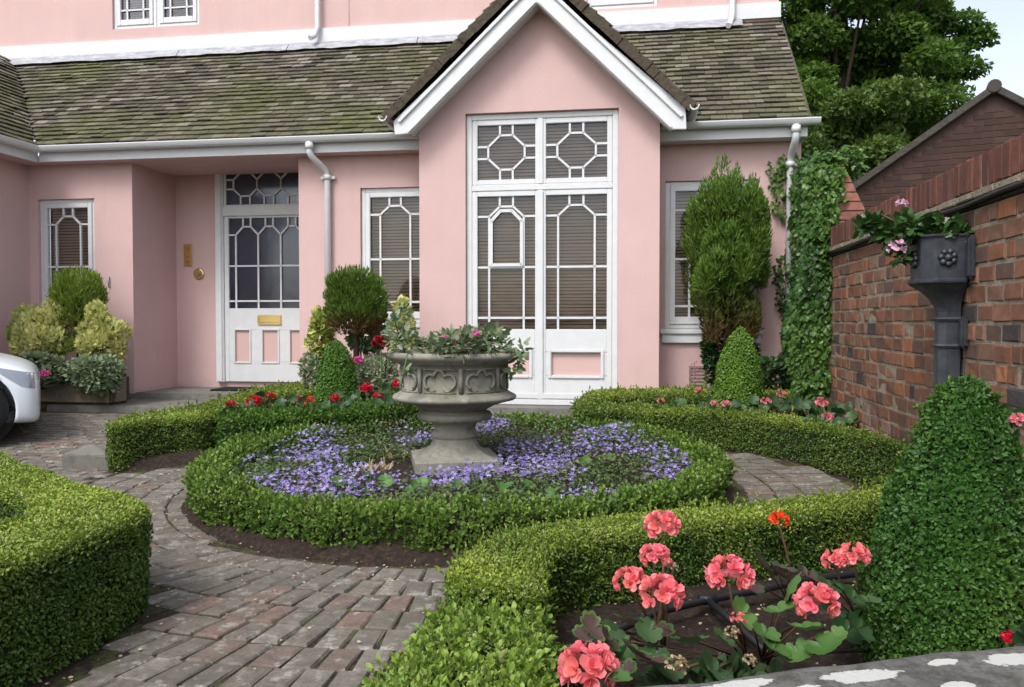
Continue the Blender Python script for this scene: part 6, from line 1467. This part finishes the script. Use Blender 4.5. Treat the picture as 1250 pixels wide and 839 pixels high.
hs_ = thing('irrigation_hose', 'black plastic irrigation pipe with a side branch crossing the foreground bed', 'hose', tuple(PZ(870, 733, .08)))
hb_ = Vector(hs_.location)
def hosep(l, r, name): 
    bm = bmesh.new(); add_tube(bm, [Vector(PZ(px, py, z))-hb_ for px, py, z in l], r, 10); return bm_obj(name, bm, MT['black'], hs_)
hosep([(655, 850, .07), (700, 815, .07), (735, 778, .07), (800, 748, .08), (862, 733, .08), (920, 722, .08), (980, 709, .08), (1050, 700, .08), (1150, 690, .08)], .014, 'main_pipe')
hosep([(864, 733, .08), (890, 756, .08), (915, 778, .075), (940, 800, .07)], .013, 'branch_pipe')
hosep([(955, 801, .07), (1000, 797, .07), (1050, 794, .065), (1120, 792, .06)], .006, 'thin_pipe')
bm = bmesh.new(); q = PZ(864, 733, .08)-hb_; add_tube(bm, [q+Vector((-.035, 0, 0)), q+Vector((.035, 0.01, 0))], .019, 10); bm_obj('joint', bm, MT['black'], hs_)
# foreground coping stone
ZC = .62; a_ = PZ(740, 832, ZC); b_ = PZ(1262, 781, ZC); e = (b_-a_).normalized(); nrm_ = Vector((e.y, -e.x, 0))
P0 = a_-e*.15; Lc = (b_-a_).length+.7; Wc = .36
nx_, ny_ = 140, 40; rr = NZ(44, 12.); rr2 = NZ(45, 45.)
V = []
for j in range(ny_+1):
    for i in range(nx_+1):
        p = P0+e*(Lc*i/nx_)+nrm_*(Wc*j/ny_); V.append((p.x, p.y, 0.))
V = np.array(V); ed = np.minimum(np.tile(np.arange(nx_+1), ny_+1)*0+99, np.repeat(np.arange(ny_+1), nx_+1)*Wc/ny_); ed2 = Wc-ed; edm = np.minimum(ed, ed2)
V[:, 2] = ZC+.005*rr(V)+.0025*rr2(V)-.022*np.exp(-edm/.012)
sidev = V.copy(); wob = (.006*rr(V+3)+.004*rr2(V+1))*(edm < .001); 
off_ = np.array([nrm_.x, nrm_.y, 0]); V += off_*wob[:, None]
I = (np.arange(ny_)[:, None]*(nx_+1)+np.arange(nx_)[None]); F = np.stack([I, I+1, I+nx_+2, I+nx_+1], -1).reshape(-1, 4)
# skirt
b0 = len(V); rim0 = V[:nx_+1].copy(); rimm = V[ny_*(nx_+1):].copy(); s1 = rim0.copy(); s1[:, 2] = ZC-.10; s2 = rimm.copy(); s2[:, 2] = ZC-.10
V2 = np.concatenate([V, s1, s2]); i_ = np.arange(nx_)
F1 = np.stack([i_, i_+1, b0+i_+1, b0+i_], -1); off2 = ny_*(nx_+1); F2 = np.stack([off2+i_+1, off2+i_, b0+nx_+1+i_, b0+nx_+2+i_], -1)
lw = wthing('stone_wall', 'low stone wall in the foreground with white lichen on its coping', 'wall', (a_.x, a_.y, 0))
tn_ = np.zeros(len(V2))
for px, py, rx_, ry_ in ((900, 834, .055, .016), (1050, 826, .062, .018), (1235, 808, .04, .02), (1150, 812, .03, .009), (985, 840, .02, .008), (1170, 838, .03, .012)):
    q = PZ(px, py, ZC); dd = V2[:, :2]-np.array([q.x, q.y]); a1 = dd @ np.array([e.x, e.y]); a2 = dd @ np.array([nrm_.x, nrm_.y]); tn_ = np.maximum(tn_, np.exp(-.65*((a1/rx_)**2+(a2/ry_)**2)))
link('coping', mesh_np('coping', V2, [(F, 0), (F1, 0), (F2, 0)], True, tn_), MT['coping'], lw)
bm = bmesh.new(); q = [P0+nrm_*.04, P0+e*Lc+nrm_*.04, P0+e*Lc+nrm_*(Wc-.04), P0+nrm_*(Wc-.04)]
A1 = [bm.verts.new((p.x, p.y, -.1)) for p in q]; B1 = [bm.verts.new((p.x, p.y, ZC-.05)) for p in q]; bm.faces.new(A1[::-1]); bm.faces.new(B1)
for k_ in range(4): bm.faces.new((A1[k_], A1[(k_+1) % 4], B1[(k_+1) % 4], B1[k_]))
bm_obj('wall_body', bm, MT['step'], lw)
print('verts', sum(len(m.vertices) for m in bpy.data.meshes))
